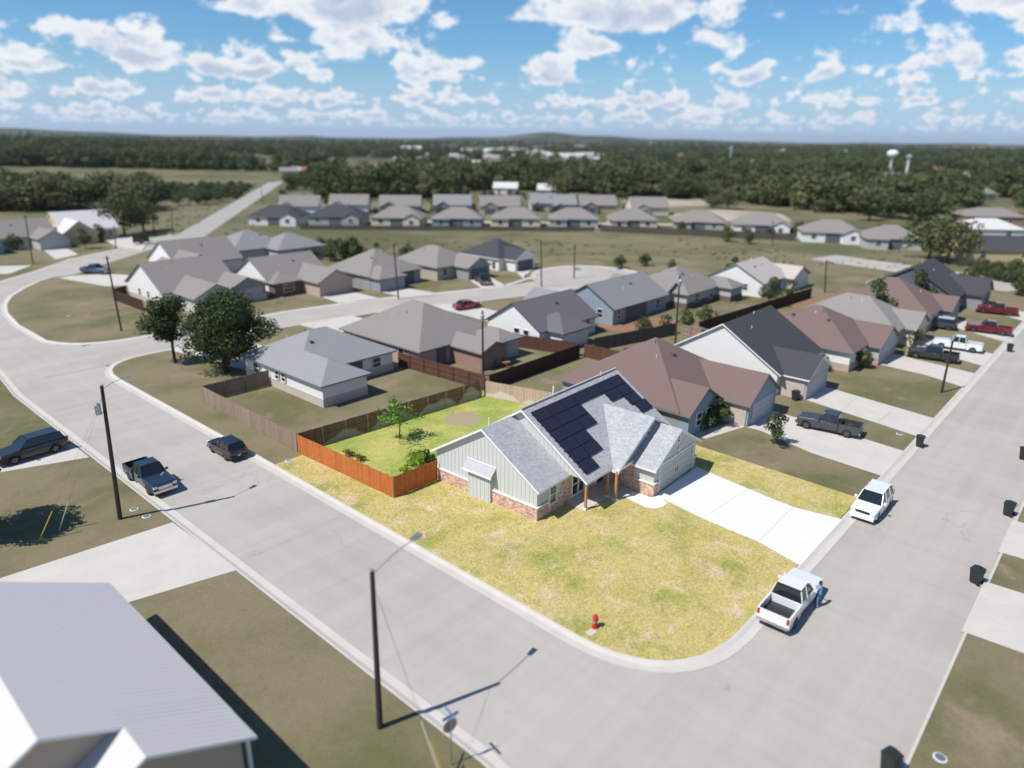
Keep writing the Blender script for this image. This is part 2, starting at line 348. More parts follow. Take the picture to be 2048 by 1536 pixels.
def offset(pts, d):
    """outline pushed outward by d (counter-clockwise outlines)"""
    n = len(pts); o = []
    for i in range(n):
        a, p, b = Vector(pts[i-1]), Vector(pts[i]), Vector(pts[(i+1) % n])
        if (p-a).length < 1e-6 or (b-p).length < 1e-6: n1 = (b-a).normalized(); n1 = Vector((n1.y, -n1.x)); o.append(tuple(p+n1*d)); continue
        n1 = (p-a).normalized(); n1 = Vector((n1.y, -n1.x)); n2 = (b-p).normalized(); n2 = Vector((n2.y, -n2.x))
        k = (n1+n2); L = k.length
        k = k/L if L > 1e-6 else n1; o.append(tuple(p + k*d/max(0.4, k.dot(n1))))
    return o
def inside(x, y, poly):
    c = False; j = len(poly)-1
    for i in range(len(poly)):
        xi, yi = poly[i][0], poly[i][1]; xj, yj = poly[j][0], poly[j][1]
        if (yi > y) != (yj > y) and x < (xj-xi)*(y-yi)/(yj-yi)+xi: c = not c
        j = i
    return c
def sheet(name, pts, z, m_, thick=0.0, **kw):
    if area2(pts) < 0: pts = pts[::-1]
    mb = MB()
    from mathutils.geometry import tessellate_polygon
    n = len(pts); mb.v = [(x, y, z) for x, y in pts]
    for t in tessellate_polygon([[Vector((x, y, 0)) for x, y in pts]]):
        a, b, c = [Vector(pts[i]) for i in t]
        cr = (b-a).cross(c-a) if False else (b.x-a.x)*(c.y-a.y)-(b.y-a.y)*(c.x-a.x)
        mb.f.append(tuple(t) if cr > 0 else tuple(reversed(t))); mb.m.append(0)
    if thick:
        mb.v += [(x, y, z-thick) for x, y in pts]
        for i in range(n):
            j = (i+1) % n; mb.f.append((i, n+i, n+j, j)[::-1]); mb.m.append(0)
            # outward skirt
    return struct(name, mb, m_, **kw)
def ring(mb, inner, outer, z, mi=0, zo=None):
    n = len(inner); b = len(mb.v); zo = z if zo is None else zo
    mb.v += [(x, y, z) for x, y in inner] + [(x, y, zo) for x, y in outer]
    for i in range(n):
        j = (i+1) % n; mb.f.append((b+i, b+n+i, b+n+j, b+j)); mb.m.append(mi)

# ---------------------------------------------------------------- terrain
def XY(px, py): g = G(px, py); return (g.x, g.y)
def smooth01(t): t = max(0, min(1, t)); return t*t*(3-2*t)
def terrain_z(x, y):
    vx = x*math.cos(HEAD)-y*math.sin(HEAD); vy = x*math.sin(HEAD)+y*math.cos(HEAD)   # view axes
    r = math.hypot(x, y)
    if r < 420: return -0.16
    az = math.atan2(vx, vy)
    z = -0.16 + smooth01((r-420)/500)*(5*math.sin(az*3.1-1.2)*math.sin(r/900) + 9*smooth01((-az-0.1)/0.5))*smooth01((2600-r)/900)
    far = smooth01((r-3000)/2500)
    ridge = 9 + 7*math.sin(az*9+1) + 5*math.sin(az*23+2) + 3*math.sin(az*61) + 20*smooth01((-az-.25)/.5)
    ridge += 17*math.exp(-((az-0.047)/0.034)**2) + 22*math.exp(-((az-.10)/0.10)**2) + 13*math.exp(-((az+0.265)/0.010)**2) + 8*math.exp(-((az-.42)/.06)**2)
    return z + far*max(ridge, 2)*1.25
mb = MB(); NA = 220; rad = [0, 60, 120, 200, 300, 400, 460, 520, 600, 700, 820, 960, 1120, 1300, 1500, 1750, 2050, 2400, 2800, 3200, 3600, 4000, 4500, 5000, 5600, 6300, 7200, 8500, 11000, 16000]
for r_ in rad[1:]:
    for i in range(NA):
        # finer spokes in front of the camera
        u = i/NA*2-1; az = math.copysign(abs(u)**1.6*math.pi, u)
        vx, vy = r_*math.sin(az), r_*math.cos(az); p = VW(vx, vy); zz = terrain_z(p.x, p.y)
        if r_ > 9000: zz = -20
        mb.v.append((p.x, p.y, zz))
nr = len(rad)-1; c0 = len(mb.v); mb.v.append((0, 0, -0.16))
for a in range(nr-1):
    for i in range(NA):
        j = (i+1) % NA; mb.f.append((a*NA+j, a*NA+i, (a+1)*NA+i, (a+1)*NA+j)); mb.m.append(0)
for i in range(NA): mb.f.append((c0, i, (i+1) % NA)[::-1]); mb.m.append(0)
GM = grass_mat('open_ground', (0.112, 0.114, 0.056), (0.185, 0.162, 0.095), (0.32, 0.27, 0.19), 0.018, .42, .62, .66, .74, .25)
t = NT(GM.node_tree); b = t.n['Principled BSDF']; src = b.inputs['Base Color'].links[0].from_socket
pos = t.new('ShaderNodeNewGeometry').outputs['Position']; ln = t.new('ShaderNodeVectorMath', operation='LENGTH'); t.l.new(pos, ln.inputs[0])
wood = t.mix(t.smooth(t.noise(pos, .0022, 6, .68), .46, .62), (0.034, 0.046, 0.026), (0.150, 0.138, 0.088))
t.l.new(t.mix(t.smooth(ln.outputs['Value'], 700, 1500), src, wood), b.inputs['Base Color'])
g = struct('ground', mb, GM)
for p in g.data.polygons: p.use_smooth = True

# streets: each a sheet a few millimetres above the one below
def ribbon(name, pts, w, z, m_=ASPH):
    P = [Vector(p) for p in pts]; L = []; Rr = []
    for i, p in enumerate(P):
        d = ((P[min(i+1, len(P)-1)]-P[max(i-1, 0)])).normalized(); n = Vector((-d.y, d.x)); L.append(p+n*w/2); Rr.append(p-n*w/2)
    mb = MB()
    for i in range(len(P)-1): mb.poly([(Rr[i].x, Rr[i].y, z), (Rr[i+1].x, Rr[i+1].y, z), (L[i+1].x, L[i+1].y, z), (L[i].x, L[i].y, z)])
    return struct(name, mb, m_)
ribbon('road', [(22.9, -60), (22.9, 90), (24.0, 106)], 11.4, -0.124)
mid = [XY(14, 588), XY(60, 556), XY(120, 535), XY(185, 516), XY(240, 500)]
ribbon('road', [(23.3, 95), (23.6, 120), (26.5, 136)]+mid+[XY(300, 485), XY(382, 470)], 13, -0.120)
ribbon('road', [XY(300, 485), XY(382, 470), XY(470, 415), XY(550, 365), XY(590, 345)], 8.2, -0.116, mat('worn_road', (0.34, 0.32, 0.295), .9, var=.08, vscale=.05, coords='World'))
ribbon('road', [(-60, 8.05), (230, 8.05)], 11.2, -0.112)
ribbon('road', [(22, 98.3), (45, 98.0), (58, 97.3), (72, 95), (86, 89.7), (98, 86), (112, 84)], 11, -0.108)
cds = [(120+12.8*math.cos(t*math.pi/16), 86+12.8*math.sin(t*math.pi/16)) for t in range(32)]
sheet('cul_de_sac', cds, -0.104, ASPH)
sheet('road', [(26.5, 10), (38, 10), (38, 14), (33, 20), (26.5, 24)], -0.1175, ASPH)
ribbon('road', [(168, 17), (176, 30), (182, 60)], 12, -0.100)

KERB_N = 0
def kerb(pts, side=1):
    """rolled kerb and gutter pan along an open chain; side=+1: road on the right hand"""
    P = [Vector(p) for p in pts]; prof = [(0.0, 0.008), (0.14, 0.0), (0.36, -0.085), (0.44, -0.098), (0.86, -0.088), (0.861, -0.13)]
    mb = MB(); N = []
    for i, p in enumerate(P):
        d = (P[min(i+1, len(P)-1)]-P[max(i-1, 0)]).normalized(); N.append(Vector((d.y, -d.x))*side)
    k = len(prof)
    for i, p in enumerate(P):
        for o_, z in prof: q = p+N[i]*o_; mb.v.append((q.x, q.y, z))
    for i in range(len(P)-1):
        for j in range(k-1):
            f = (i*k+j, i*k+j+1, (i+1)*k+j+1, (i+1)*k+j); mb.f.append(f[::-1] if side < 0 else f); mb.m.append(0)
    return struct('kerb', mb, CONC)
def arc(a, p, b, n=8):
    a, p, b = Vector(a), Vector(p), Vector(b); return [tuple((1-t)**2*a+2*t*(1-t)*p+t*t*b) for t in [i/n for i in range(n+1)]]
S_edge = [(34, 93.4), (48, 93.6), (60, 92.6), (73, 90.1), (86, 85.2), (98, 81.4), (106, 79.6)]
N_edge = [(99, 91.4), (88, 95.0), (73, 100.2), (59, 102.3), (44, 102.8), (36, 103.2)]
cds_rim = [(120+12*math.cos(a), 86+12*math.sin(a)) for a in [math.pi*(1+0.22)+i*(2*math.pi-0.44*math.pi)/18 for i in range(19)]]
corner1 = arc((27.9, 19.5), (28.0, 13.0), (34.5, 12.9), 10)
west = [(28, 60), (27.9, 86)]+arc((27.9, 86), (27.9, 93.2), (34, 93.4), 6)[1:]
nw = arc((36, 103.2), (29, 103.6), (27.5, 110), 6)+[XY(40, 650), XY(16, 625), XY(14, 608), XY(25, 592), XY(51, 576), XY(80, 562), XY(103, 555), XY(150, 548)]
mainchain = corner1[::-1]+west[0:1]+west[1:]+S_edge[1:]+cds_rim+N_edge+nw[1:]
blockpts = [(164, 12.9)]+mainchain+[(60, 172), (70, 176), (74, 135), (120, 118), (150, 96), (164, 60)]
sheet('lawn', blockpts, 0.0, GRASS_N, thick=0.16)
kerb([(164, 12.9)]+mainchain, side=-1)
wchain = [(-60, 13.0), (13.5, 13.0)]+arc((13.5, 13.0), (17.8, 13.0), (17.8, 17.5), 6)[1:]+[(17.8, 60), (17.8, 88), (18.8, 100), (19.3, 120), (21.5, 133)]+[XY(-60, 588), XY(0, 562), XY(68, 542), XY(137, 518), XY(222, 500), XY(262, 492)]
sheet('lawn', wchain+[(75, 225), (30, 262), (-80, 240), (-80, 13.0)], 0.0, GRASS_N, thick=0.16)
kerb(wchain[1:], side=1)
sheet('lawn', [(-60, 3.1), (-60, -60), (240, -60), (240, 3.1)], 0.0, GRASS_N, thick=0.16)
kerb([(-60, 3.1), (240, 3.1)], side=1)
# far bare and mown patches
def patch(name, px, m_, z=-0.10): return sheet(name, rounded([XY(*p) for p in px], 8, 3), z, m_)
DIRT = mat('bare_caliche', (0.42, 0.35, 0.27), 0.95, base2=(0.30, 0.25, 0.17), vscale=0.05, fine=.1, fscale=2, coords='World')
PASTURE = grass_mat('pasture_grass', (0.13, 0.145, 0.055), (0.21, 0.19, 0.095), (0.30, 0.25, 0.16), 0.015, .40, .60, .62, .74, .25)
patch('pasture', [(-60, 372), (60, 352), (200, 343), (330, 345), (470, 350), (500, 362), (390, 372), (250, 372), (100, 372)], PASTURE, -0.112)
patch('field', [(620, 462), (1050, 462), (1500, 478), (1800, 500), (1980, 535), (2020, 565), (1700, 560), (1650, 535), (1400, 520), (1100, 535), (900, 505), (700, 520), (640, 490)], GRASS_FIELD, -0.108)
patch('bare_ground', [(1330, 430), (1420, 418), (1560, 425), (1590, 445), (1520, 447), (1440, 440), (1360, 448)], DIRT, -0.104)
patch('bare_ground', [(1230, 402), (1300, 396), (1420, 400), (1440, 410), (1330, 414)], DIRT, -0.104)
patch('bare_ground', [(1445, 538), (1480, 520), (1540, 528), (1520, 545), (1470, 550)], DIRT, -0.100)
patch('bare_ground', [(1570, 640), (1600, 590), (1730, 585), (1740, 600), (1650, 625), (1610, 640)], mat('red_soil', (0.27, 0.135, 0.075), .95, base2=(.2, .15, .08), vscale=.15, coords='World'), 0.006)
patch('bare_ground', [(1180, 655), (1230, 632), (1370, 640), (1340, 655), (1270, 668)], mat('red_soil', (0, 0, 0)), 0.006)
patch('bare_ground', [(700, 336), (760, 328), (790, 338), (770, 352), (700, 352)], DIRT, -0.1)
patch('bare_ground', [(1490, 455), (1560, 450), (1740, 462), (1740, 468), (1620, 466)], DIRT, -0.1)
patch('bare_ground', [(120, 428), (160, 424), (250, 440), (200, 447)], DIRT, -0.098)
patch('bare_ground', [(560, 436), (1450, 448), (1450, 452), (560, 441)], mat('far_concrete', (.40, .36, .30), .9), -0.1)

# ---------------------------------------------------------------- the lot of the green house
LZ = 0.004
lot = corner1[::-1][::-1]
lotpts = [(p[0]+0.0, p[1]) for p in corner1]+[(56.5, 13.0), (56.9, 27), (56.9, 52.3), (28.0, 52.3)]
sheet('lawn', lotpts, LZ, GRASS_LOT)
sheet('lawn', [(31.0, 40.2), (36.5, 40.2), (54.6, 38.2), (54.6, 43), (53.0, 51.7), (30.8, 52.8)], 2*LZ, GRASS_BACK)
def slab_set(name, polys, m_, z, jointcol=None, **kw):
    root = bpy.data.objects.new(name, None); COL.objects.link(root); root['kind'] = 'structure'
    c = Vector(polys[0][0]); root.location = (c[0], c[1], 0)
    for pts in polys:
        if area2(pts) < 0: pts = pts[::-1]
        q = offset(pts, -0.008)
        b = MB().prism([(x-c[0], y-c[1], z-0.08) for x, y in q], (0, 0, 0.08)); b.build('concrete_slab', m_, root)
    return root
def lerp(a, b, t): return (a[0]+(b[0]-a[0])*t, a[1]+(b[1]-a[1])*t)
def grid_slabs(A, B, C, D, nu, nv):
    """quad A-B-C-D cut nu x nv"""
    o = []
    for i in range(nu):
        for j in range(nv):
            f = lambda u, v: lerp(lerp(A, B, u), lerp(D, C, u), v)
            o.append([f(i/nu, j/nv), f((i+1)/nu, j/nv), f((i+1)/nu, (j+1)/nv), f(i/nu, (j+1)/nv)])
    return o
dA, dB, dC, dD = XY(1312, 991), XY(1395, 935), XY(1586, 1014), XY(1517, 1084)
dmidL, dmidR = XY(1405, 1037), XY(1497, 978)
dA2 = XY(1333, 1006)
sl = grid_slabs(dA, XY(1393, 934), dmidR, dmidL, 2, 1)+grid_slabs(dmidL, dmidR, dC, dD, 2, 1)+grid_slabs(dD, dC, (XY(1677, 1038)[0]+.1, 12.78), (XY(1597, 1130)[0], 12.78), 2, 1)
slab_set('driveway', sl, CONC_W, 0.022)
c1 = lambda x, y: XY(1060+x*.17578, 860+y*.17578)
HO = Vector((*XY(1073, 1041), 0)); HRZ = R(2.0)
def HL(x, y): return (HO.x+x*math.cos(HRZ)-y*math.sin(HRZ), HO.y+x*math.sin(HRZ)+y*math.cos(HRZ))
porch_s = [HL(3.5, 0.1), HL(3.5, -2.0), HL(5.2, -2.05), HL(6.36, -2.1), HL(6.36, -3.0), HL(7.45, -3.05), HL(9.0, -3.0), HL(9.0, 0.1)]
walk_s = [HL(7.45, -3.05), HL(7.1, -5.2), HL(7.35, -5.85), HL(8.05, -6.2), HL(8.75, -6.15), HL(9.7, -4.75), HL(8.75, -4.75), HL(8.75, -3.02)]
slab_set('porch_slab', [porch_s[::-1]], CONC_N, 0.06)
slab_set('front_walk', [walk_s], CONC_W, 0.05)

# ---------------------------------------------------------------- building kit
def gable_planes(x0, x1, y0, y1, axis, ez, sl, oh=0.4, rake=0.3):
    """two roof planes as (eave corner a, along-eave vec, upslope vec)"""
    o = []
    if axis == 'x':
        h = (y1-y0)/2; rz = ez+h*sl
        o.append((Vector((x0-rake, y0-oh, ez-oh*sl)), Vector((x1-x0+2*rake, 0, 0)), Vector((0, h+oh, (h+oh)*sl))))
        o.append((Vector((x1+rake, y1+oh, ez-oh*sl)), Vector((x0-x1-2*rake, 0, 0)), Vector((0, -h-oh, (h+oh)*sl))))
    else:
        h = (x1-x0)/2
        o.append((Vector((x0-oh, y1+rake, ez-oh*sl)), Vector((0, y0-y1-2*rake, 0)), Vector((h+oh, 0, (h+oh)*sl))))
        o.append((Vector((x1+oh, y0-rake, ez-oh*sl)), Vector((0, y1-y0+2*rake, 0)), Vector((-h-oh, 0, (h+oh)*sl))))
    return o
def gable_roof(mb, x0, x1, y0, y1, axis, ez, sl, oh=0.4, rake=0.3, th=0.16, mi=0, fmi=1):
    """closed roof slab with fascia-coloured rims"""
    if axis == 'x': h = (y1-y0)/2; prof = [(y0-oh, ez-oh*sl), ((y0+y1)/2, ez+h*sl), (y1+oh, ez-oh*sl)]; A, B = x0-rake, x1+rake; f = lambda a, s_, z: (a, s_, z)
    else: h = (x1-x0)/2; prof = [(x0-oh, ez-oh*sl), ((x0+x1)/2, ez+h*sl), (x1+oh, ez-oh*sl)]; A, B = y0-rake, y1+rake; f = lambda a, s_, z: (s_, a, z)
    b = len(mb.v)
    for a in (A, B):
        for s_, z in prof: mb.v.append(f(a, s_, z))
        for s_, z in prof: mb.v.append(f(a, s_, z-th))
    fs = [((0,6,7,1),mi),((1,7,8,2),mi),((3,4,10,9),fmi),((4,5,11,10),fmi),((0,3,9,6),fmi),((2,8,11,5),fmi),((0,1,4,3),fmi),((1,2,5,4),fmi),((6,9,10,7),fmi),((7,10,11,8),fmi)]
    for q, k in fs: mb.f.append(tuple(b+i for i in q)); mb.m.append(k)
def hip_roof(mb, x0, x1, y0, y1, ez, sl, oh=0.4, th=0.16, mi=0, fmi=1):
    X0, X1, Y0, Y1 = x0-oh, x1+oh, y0-oh, y1+oh; z = ez-oh*sl; w, d = X1-X0, Y1-Y0; h = min(w, d)/2
    if w >= d: r0, r1 = (X0+h, (Y0+Y1)/2, z+h*sl), (X1-h, (Y0+Y1)/2, z+h*sl)
    else: r0, r1 = ((X0+X1)/2, Y0+h, z+h*sl), ((X0+X1)/2, Y1-h, z+h*sl)
    b = len(mb.v); mb.v += [(X0,Y0,z),(X1,Y0,z),(X1,Y1,z),(X0,Y1,z),(X0,Y0,z-th),(X1,Y0,z-th),(X1,Y1,z-th),(X0,Y1,z-th), r0, r1]
    if w >= d: fs = [(0,1,9,8),(1,2,9),(2,3,8,9),(3,0,8)]
    else: fs = [(0,1,8),(1,2,9,8),(2,3,9),(3,0,8,9)]
    for q in fs: mb.f.append(tuple(b+i for i in q)); mb.m.append(mi)
    for q in ((0,4,5,1),(1,5,6,2),(2,6,7,3),(3,7,4,0),(4,7,6,5)): mb.f.append(tuple(b+i for i in q)); mb.m.append(fmi)
def wall_block(mb, x0, x1, y0, y1, kind, ez, sl, z0=-0.2, mi=0):
    if kind == 'hip': mb.box(x0, x1, y0, y1, z0, ez-0.05, mi); return
    if kind == 'gx':
        h = (y1-y0)/2; pts = [(x0, y0, z0), (x0, y0, ez-.1), (x0, (y0+y1)/2, ez+h*sl-.1), (x0, y1, ez-.1), (x0, y1, z0)]
        mb.prism(pts[::-1], (x1-x0, 0, 0), mi)
    else:
        h = (x1-x0)/2; pts = [(x0, y0, z0), (x0, y0, ez-.1), ((x0+x1)/2, y0, ez+h*sl-.1), (x1, y0, ez-.1), (x1, y0, z0)]
        mb.prism(pts, (0, y1-y0, 0), mi)
def window(parent, face, c, plane, w, z0, z1, panes=2, fm=WHITE_T, gm=GLASS, name='window', trim=0.09, depth=0.07):
    """framed window; face is the outward side of the wall ('-x', '+x', '-y', '+y')"""
    ax = face[1]; s_ = -1 if face[0] == '-' else 1
    def bx(mb, a0, a1, d0, d1, z0_, z1_):
        lo, hi = sorted((plane+s_*d0, plane+s_*d1))
        if ax == 'x': mb.box(lo, hi, a0, a1, z0_, z1_)
        else: mb.box(a0, a1, lo, hi, z0_, z1_)
    mb = MB(); a, b = c-w/2, c+w/2; t_ = trim
    bx(mb, a-t_, a, 0.002, depth, z0-t_, z1+t_); bx(mb, b, b+t_, 0.002, depth, z0-t_, z1+t_); bx(mb, a, b, 0.002, depth, z1, z1+t_); bx(mb, a, b, 0.002, depth, z0-t_, z0)
    zm = (z0+z1)/2; bx(mb, a, b, 0.022, depth-.01, zm-.03, zm+.03)
    if panes == 4: bx(mb, c-.05, c+.05, 0.022, depth-.005, z0, z1)
    fr = mb.build(name, fm, parent)
    halves = [(z0, zm-.03), (zm+.03, z1)]
    for zz0, zz1 in halves:
        for aa, bb in ([(a, b)] if panes == 2 else [(a, c-.05), (c+.05, b)]):
            g_ = MB(); bx(g_, aa, bb, 0.005, 0.02, zz0, zz1); g_.build('pane', gm, fr)
    return fr
def panel_door(parent, face, c, plane, w, h, m_, rows=4, cols=4, z0=0.02, name='garage_door', lift=0.03):
    ax = face[1]; s_ = -1 if face[0] == '-' else 1; mb = MB()
    def bx(a0, a1, d0, d1, z0_, z1_, mi=0):
        lo, hi = sorted((plane+s_*d0, plane+s_*d1))
        if ax == 'x': mb.box(lo, hi, a0, a1, z0_, z1_, mi)
        else: mb.box(a0, a1, lo, hi, z0_, z1_, mi)
    ph = h/rows
    for r_ in range(rows): bx(c-w/2, c+w/2, 0.004, lift, z0+r_*ph+0.012, z0+(r_+1)*ph-0.012)
    bx(c-w/2, c+w/2, 0.001, lift*.5, z0, z0+h)
    for r_ in range(rows):
        for k in range(cols):
            pw = w/cols; bx(c-w/2+k*pw+.10, c-w/2+(k+1)*pw-.10, lift-0.001, lift+.012, z0+r_*ph+.09, z0+(r_+1)*ph-.09)
    return mb.build(name, m_, parent)

# ---------------------------------------------------------------- the green house
house = thing('house', 'sage green board-and-batten house with brick skirt and black solar panels on a grey shingle roof', 'house', HO, HRZ)
WG = dict(x0=0, x1=3.7, y0=0, y1=10.5, ez=2.75, sl=0.615)        # left wing, ridge along x
MN = dict(x0=3.5, x1=16.7, y0=-1.75, y1=10.1, ez=2.98, sl=0.66)  # main body
CRS = dict(x0=7.0, x1=16.5, y0=-2.6, y1=2.6, ez=2.80, sl=0.57)   # forward gable
GAR = dict(x0=9.0, x1=16.2, y0=-4.7, y1=-2.6, ez=2.72, sl=0.575) # garage
w = MB()
wall_block(w, 0.0, 3.6, 0.0, 10.5, 'gx', WG['ez'], WG['sl'], z0=0.95)
w.box(0.03, 3.6, 0.03, 10.47, -0.2, 0.95, 0)
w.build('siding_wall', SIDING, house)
w = MB(); h = (MN['y1']-MN['y0'])/2
w.prism([(3.5, MN['y0'], 2.62), (3.5, MN['y0'], 2.83), (3.5, MN['y0']+h, MN['ez']+h*MN['sl']-.14), (3.5, MN['y1'], 2.83), (3.5, MN['y1'], 2.62)][::-1], (0.12, 0, 0))
w.box(3.61, 16.6, 0.0, 10.1, -0.2, 2.85)
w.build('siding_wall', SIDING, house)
w = MB()
hc = (16.5-7.0)/2
w.prism([(7.05, -2.6, 2.5), (7.05, -2.6, 2.72), (11.75, -2.6, CRS['ez']+hc*.57-.14), (16.45, -2.6, 2.72), (16.45, -2.6, 2.5)], (0, 0.12, 0))
w.box(9.03, 16.3, -2.48, -0.01, -0.2, 2.7)
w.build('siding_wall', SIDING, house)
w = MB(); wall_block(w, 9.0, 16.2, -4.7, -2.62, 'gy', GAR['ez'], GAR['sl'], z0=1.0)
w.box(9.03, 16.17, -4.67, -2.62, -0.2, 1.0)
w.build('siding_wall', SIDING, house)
# battens, one by one
def batten(face, a, plane, z0, z1, wd=0.045, dp=0.025):
    if z1-z0 < 0.05: return
    s_ = -1 if face[0] == '-' else 1; lo, hi = sorted((plane, plane+s_*dp)); b = MB()
    if face[1] == 'x': b.box(lo, hi, a-wd/2, a+wd/2, z0, z1)
    else: b.box(a-wd/2, a+wd/2, lo, hi, z0, z1)
    b.build('batten', SIDING, house)
y = 0.32
while y < 10.4:
    top = WG['ez']-.1+min(y, 10.5-y)*WG['sl']-.08
    if 4.33 < y < 6.75: pass
    batten('-x', y, 0, 1.12, top); y += 0.405
y = MN['y0']+.25
while y < 9.8:
    zr = MN['ez']+min(y-MN['y0'], MN['y1']-y)*MN['sl']-.2; zw = WG['ez']-.05+max(-.6, min(y, 10.5-y))*WG['sl']+.02
    if y < -0.45: zw = 2.64
    batten('-x', y, 3.5, max(2.64, zw), zr); y += 0.405
x = 7.4
while x < 16.4:
    top = CRS['ez']-.2+min(x-7, 16.5-x)*.57
    bot = 2.52 if x < 8.7 else max(2.6, GAR['ez']+min(x-9.0, 16.2-x)*.575-.1)
    batten('-y', x, -2.6, bot, top); x += .405
x = 9.25
while x < 16.1:
    top = GAR['ez']-.18+min(x-9.0, 16.2-x)*.575
    batten('-y', x, -4.7, 2.62 if 9.8 < x < 15.6 else 1.2, top); x += .405
for yy in (-4.4, -4.0, -3.6, -3.2): batten('-x', yy, 9.0, 1.15, 2.6)
for xx in (.35, .75, 1.12, 2.65, 3.0, 3.3): batten('-y', xx, 0, 1.12, 2.55)
# brickwork: mortar backing with real bricks standing proud, one joined part per wall
def brick_run(a, b, z0, z1, nrm, holes=(), proud=0.10):
    a, b = Vector(a), Vector(b); d = (b-a); L = d.length; d.normalize(); n = Vector(nrm); back = MB()
    def P(u, v, z): q = a+d*u+n*v; return (q.x, q.y, z)
    segs = []
    def solid(mb_, u0, u1, v0, v1, zz0, zz1):
        pts = [P(u0, v0, zz0), P(u1, v0, zz0), P(u1, v1, zz0), P(u0, v1, zz0)]
        if d.cross(Vector((n.x, n.y))) < 0: pts = pts[::-1]
        mb_.prism(pts, (0, 0, zz1-zz0))
    us = sorted({0, L, *[h_[0] for h_ in holes], *[h_[1] for h_ in holes]})
    for u0, u1 in zip(us, us[1:]):
        hs = sorted([(h_[2], h_[3]) for h_ in holes if h_[0] <= u0+1e-4 and h_[1] >= u1-1e-4]); z = z0
        for ha, hb in hs:
            if ha > z: solid(back, u0, u1, 0, proud-.012, z, min(ha, z1))
            z = max(z, hb)
        if z < z1: solid(back, u0, u1, 0, proud-.012, z, z1)
    wl = back.build('brick_wall', MORTAR, house)
    mb_ = MB(); rows_ = int((z1-z0)/0.0765)
    for r_ in range(rows_):
        z = z0+r_*.0765+.006; u = -(0.11 if r_ % 2 else 0.0)
        while u < L:
            u0, u1 = max(0.0, u+.005), min(L, u+.215)
            if u1-u0 > .03 and not any(u0 < h_[1]-.02 and u1 > h_[0]+.02 and z+.06 > h_[2] and z < h_[3] for h_ in holes):
                solid(mb_, u0, u1, proud-.014, proud+random.uniform(-.001, .005), z, z+.0645)
            u += .22
    mb_.build('bricks', BRICK, wl, kind='stuff')
brick_run((0, 10.5), (0, 6.72), -.1, 1.02, (-1, 0)); brick_run((0, 4.33), (0, -0.10), -.1, 1.02, (-1, 0))
brick_run((-0.0, 0), (3.02, 0), -.1, 1.02, (0, -1), holes=[(1.42, 2.42, .60, 1.03)])
brick_run((3.02, 0), (7.4, 0), -.1, 2.6, (0, -1), holes=[(4.4-3.02-.1, 6.1-3.02+.1, .18, 2.25)])
brick_run((7.4, 0), (8.9, 0), 2.12, 2.6, (0, -1))
brick_run((9.0, -0.1), (9.0, -2.98), -.1, 2.6, (-1, 0)); brick_run((9.0, -2.98), (9.0, -4.8), -.1, 1.08, (-1, 0))
brick_run((9.0, -4.7), (9.72, -4.7), -.1, 1.08, (0, -1)); brick_run((15.72, -4.7), (16.2, -4.7), -.1, 1.08, (0, -1))
def ledge(a0, a1, b0, b1, z): MB().box(a0, a1, b0, b1, z, z+.10).build('stone_ledge', STONE, house)
ledge(-.15, -.001, 6.72, 10.55, 1.02); ledge(-.15, -.001, -.16, 4.33, 1.02); ledge(-.001, 1.32, -.16, -.001, 1.021); ledge(2.52, 3.02, -.16, -.001, 1.021)
ledge(8.85, 8.999, -4.86, -2.98, 1.08); ledge(8.999, 9.72, -4.86, -4.701, 1.081); ledge(15.8, 16.3, -4.86, -4.701, 1.081)
MB().box(-.09, 0.0, -.06, 10.56, -.2, -.101).box(0.0, 3.5, -.09, 0, -.2, -.102).build('foundation', CONC_N, house)
# windows and doors
window(house, '-y', 1.88, 0.0, 0.80, 0.76, 2.25, 2, gm=GLASS_G, depth=.13)
window(house, '-y', 5.25, -0.0, 1.66, 0.30, 2.15, 4, depth=.13)
window(house, '-y', 11.35, -2.6, 0.42, 3.75, 4.35, 2)
window(house, '-y', 12.7, -4.7, 0.34, 3.55, 4.1, 2)
d = MB(); d.box(7.42, 7.52, -.14, -.001, 0.06, 2.12).box(8.88, 8.98, -.14, -.001, 0.06, 2.12).box(7.82, 7.92, -.135, -.001, .06, 2.12).box(7.52, 8.88, -.138, -.001, 2.03, 2.121).box(7.52, 7.82, -.10, -.05, .06, .62).box(7.52, 7.82, -.10, -.05, 1.3, 1.36)
fr = d.build('door_frame', WHITE_T, house)
MB().box(7.52, 7.82, -.07, -.03, .62, 1.3).build('pane', GLASS, fr); MB().box(7.52, 7.82, -.07, -.03, 1.36, 2.03).build('pane', GLASS, fr)
dr = MB().box(7.92, 8.88, -.09, -.02, 0.06, 2.03).build('front_door', mat('dark_door', (.03, .028, .03), .4), house)
MB().tube((8.02, -.10, 1.0), (8.02, -.16, 1.0), .03).build('handle', ALU, dr)
gd = panel_door(house, '-y', 12.75, -4.7, 5.8, 2.35, mat('sage_garage_door', (0.46, 0.48, 0.43), .6), rows=4, cols=8, z0=.05)
for xx in (9.92, 15.6): MB().box(xx-.22, xx+.16, -4.755, -4.74, .55, .58).box(xx-.22, xx+.16, -4.755, -4.74, 1.7, 1.73).build('strap_hinge', BLACK, gd)
for xx in (12.6, 12.9): MB().box(xx-.02, xx+.02, -4.78, -4.745, .95, 1.25).build('handle', BLACK, gd)
t_ = MB().box(9.72, 9.84, -4.80, -4.701, 0.05, 2.52).box(15.66, 15.80, -4.80, -4.701, 0.05, 2.52).box(9.841, 15.659, -4.80, -4.701, 2.41, 2.521); t_.build('door_trim', WHITE_T, house)
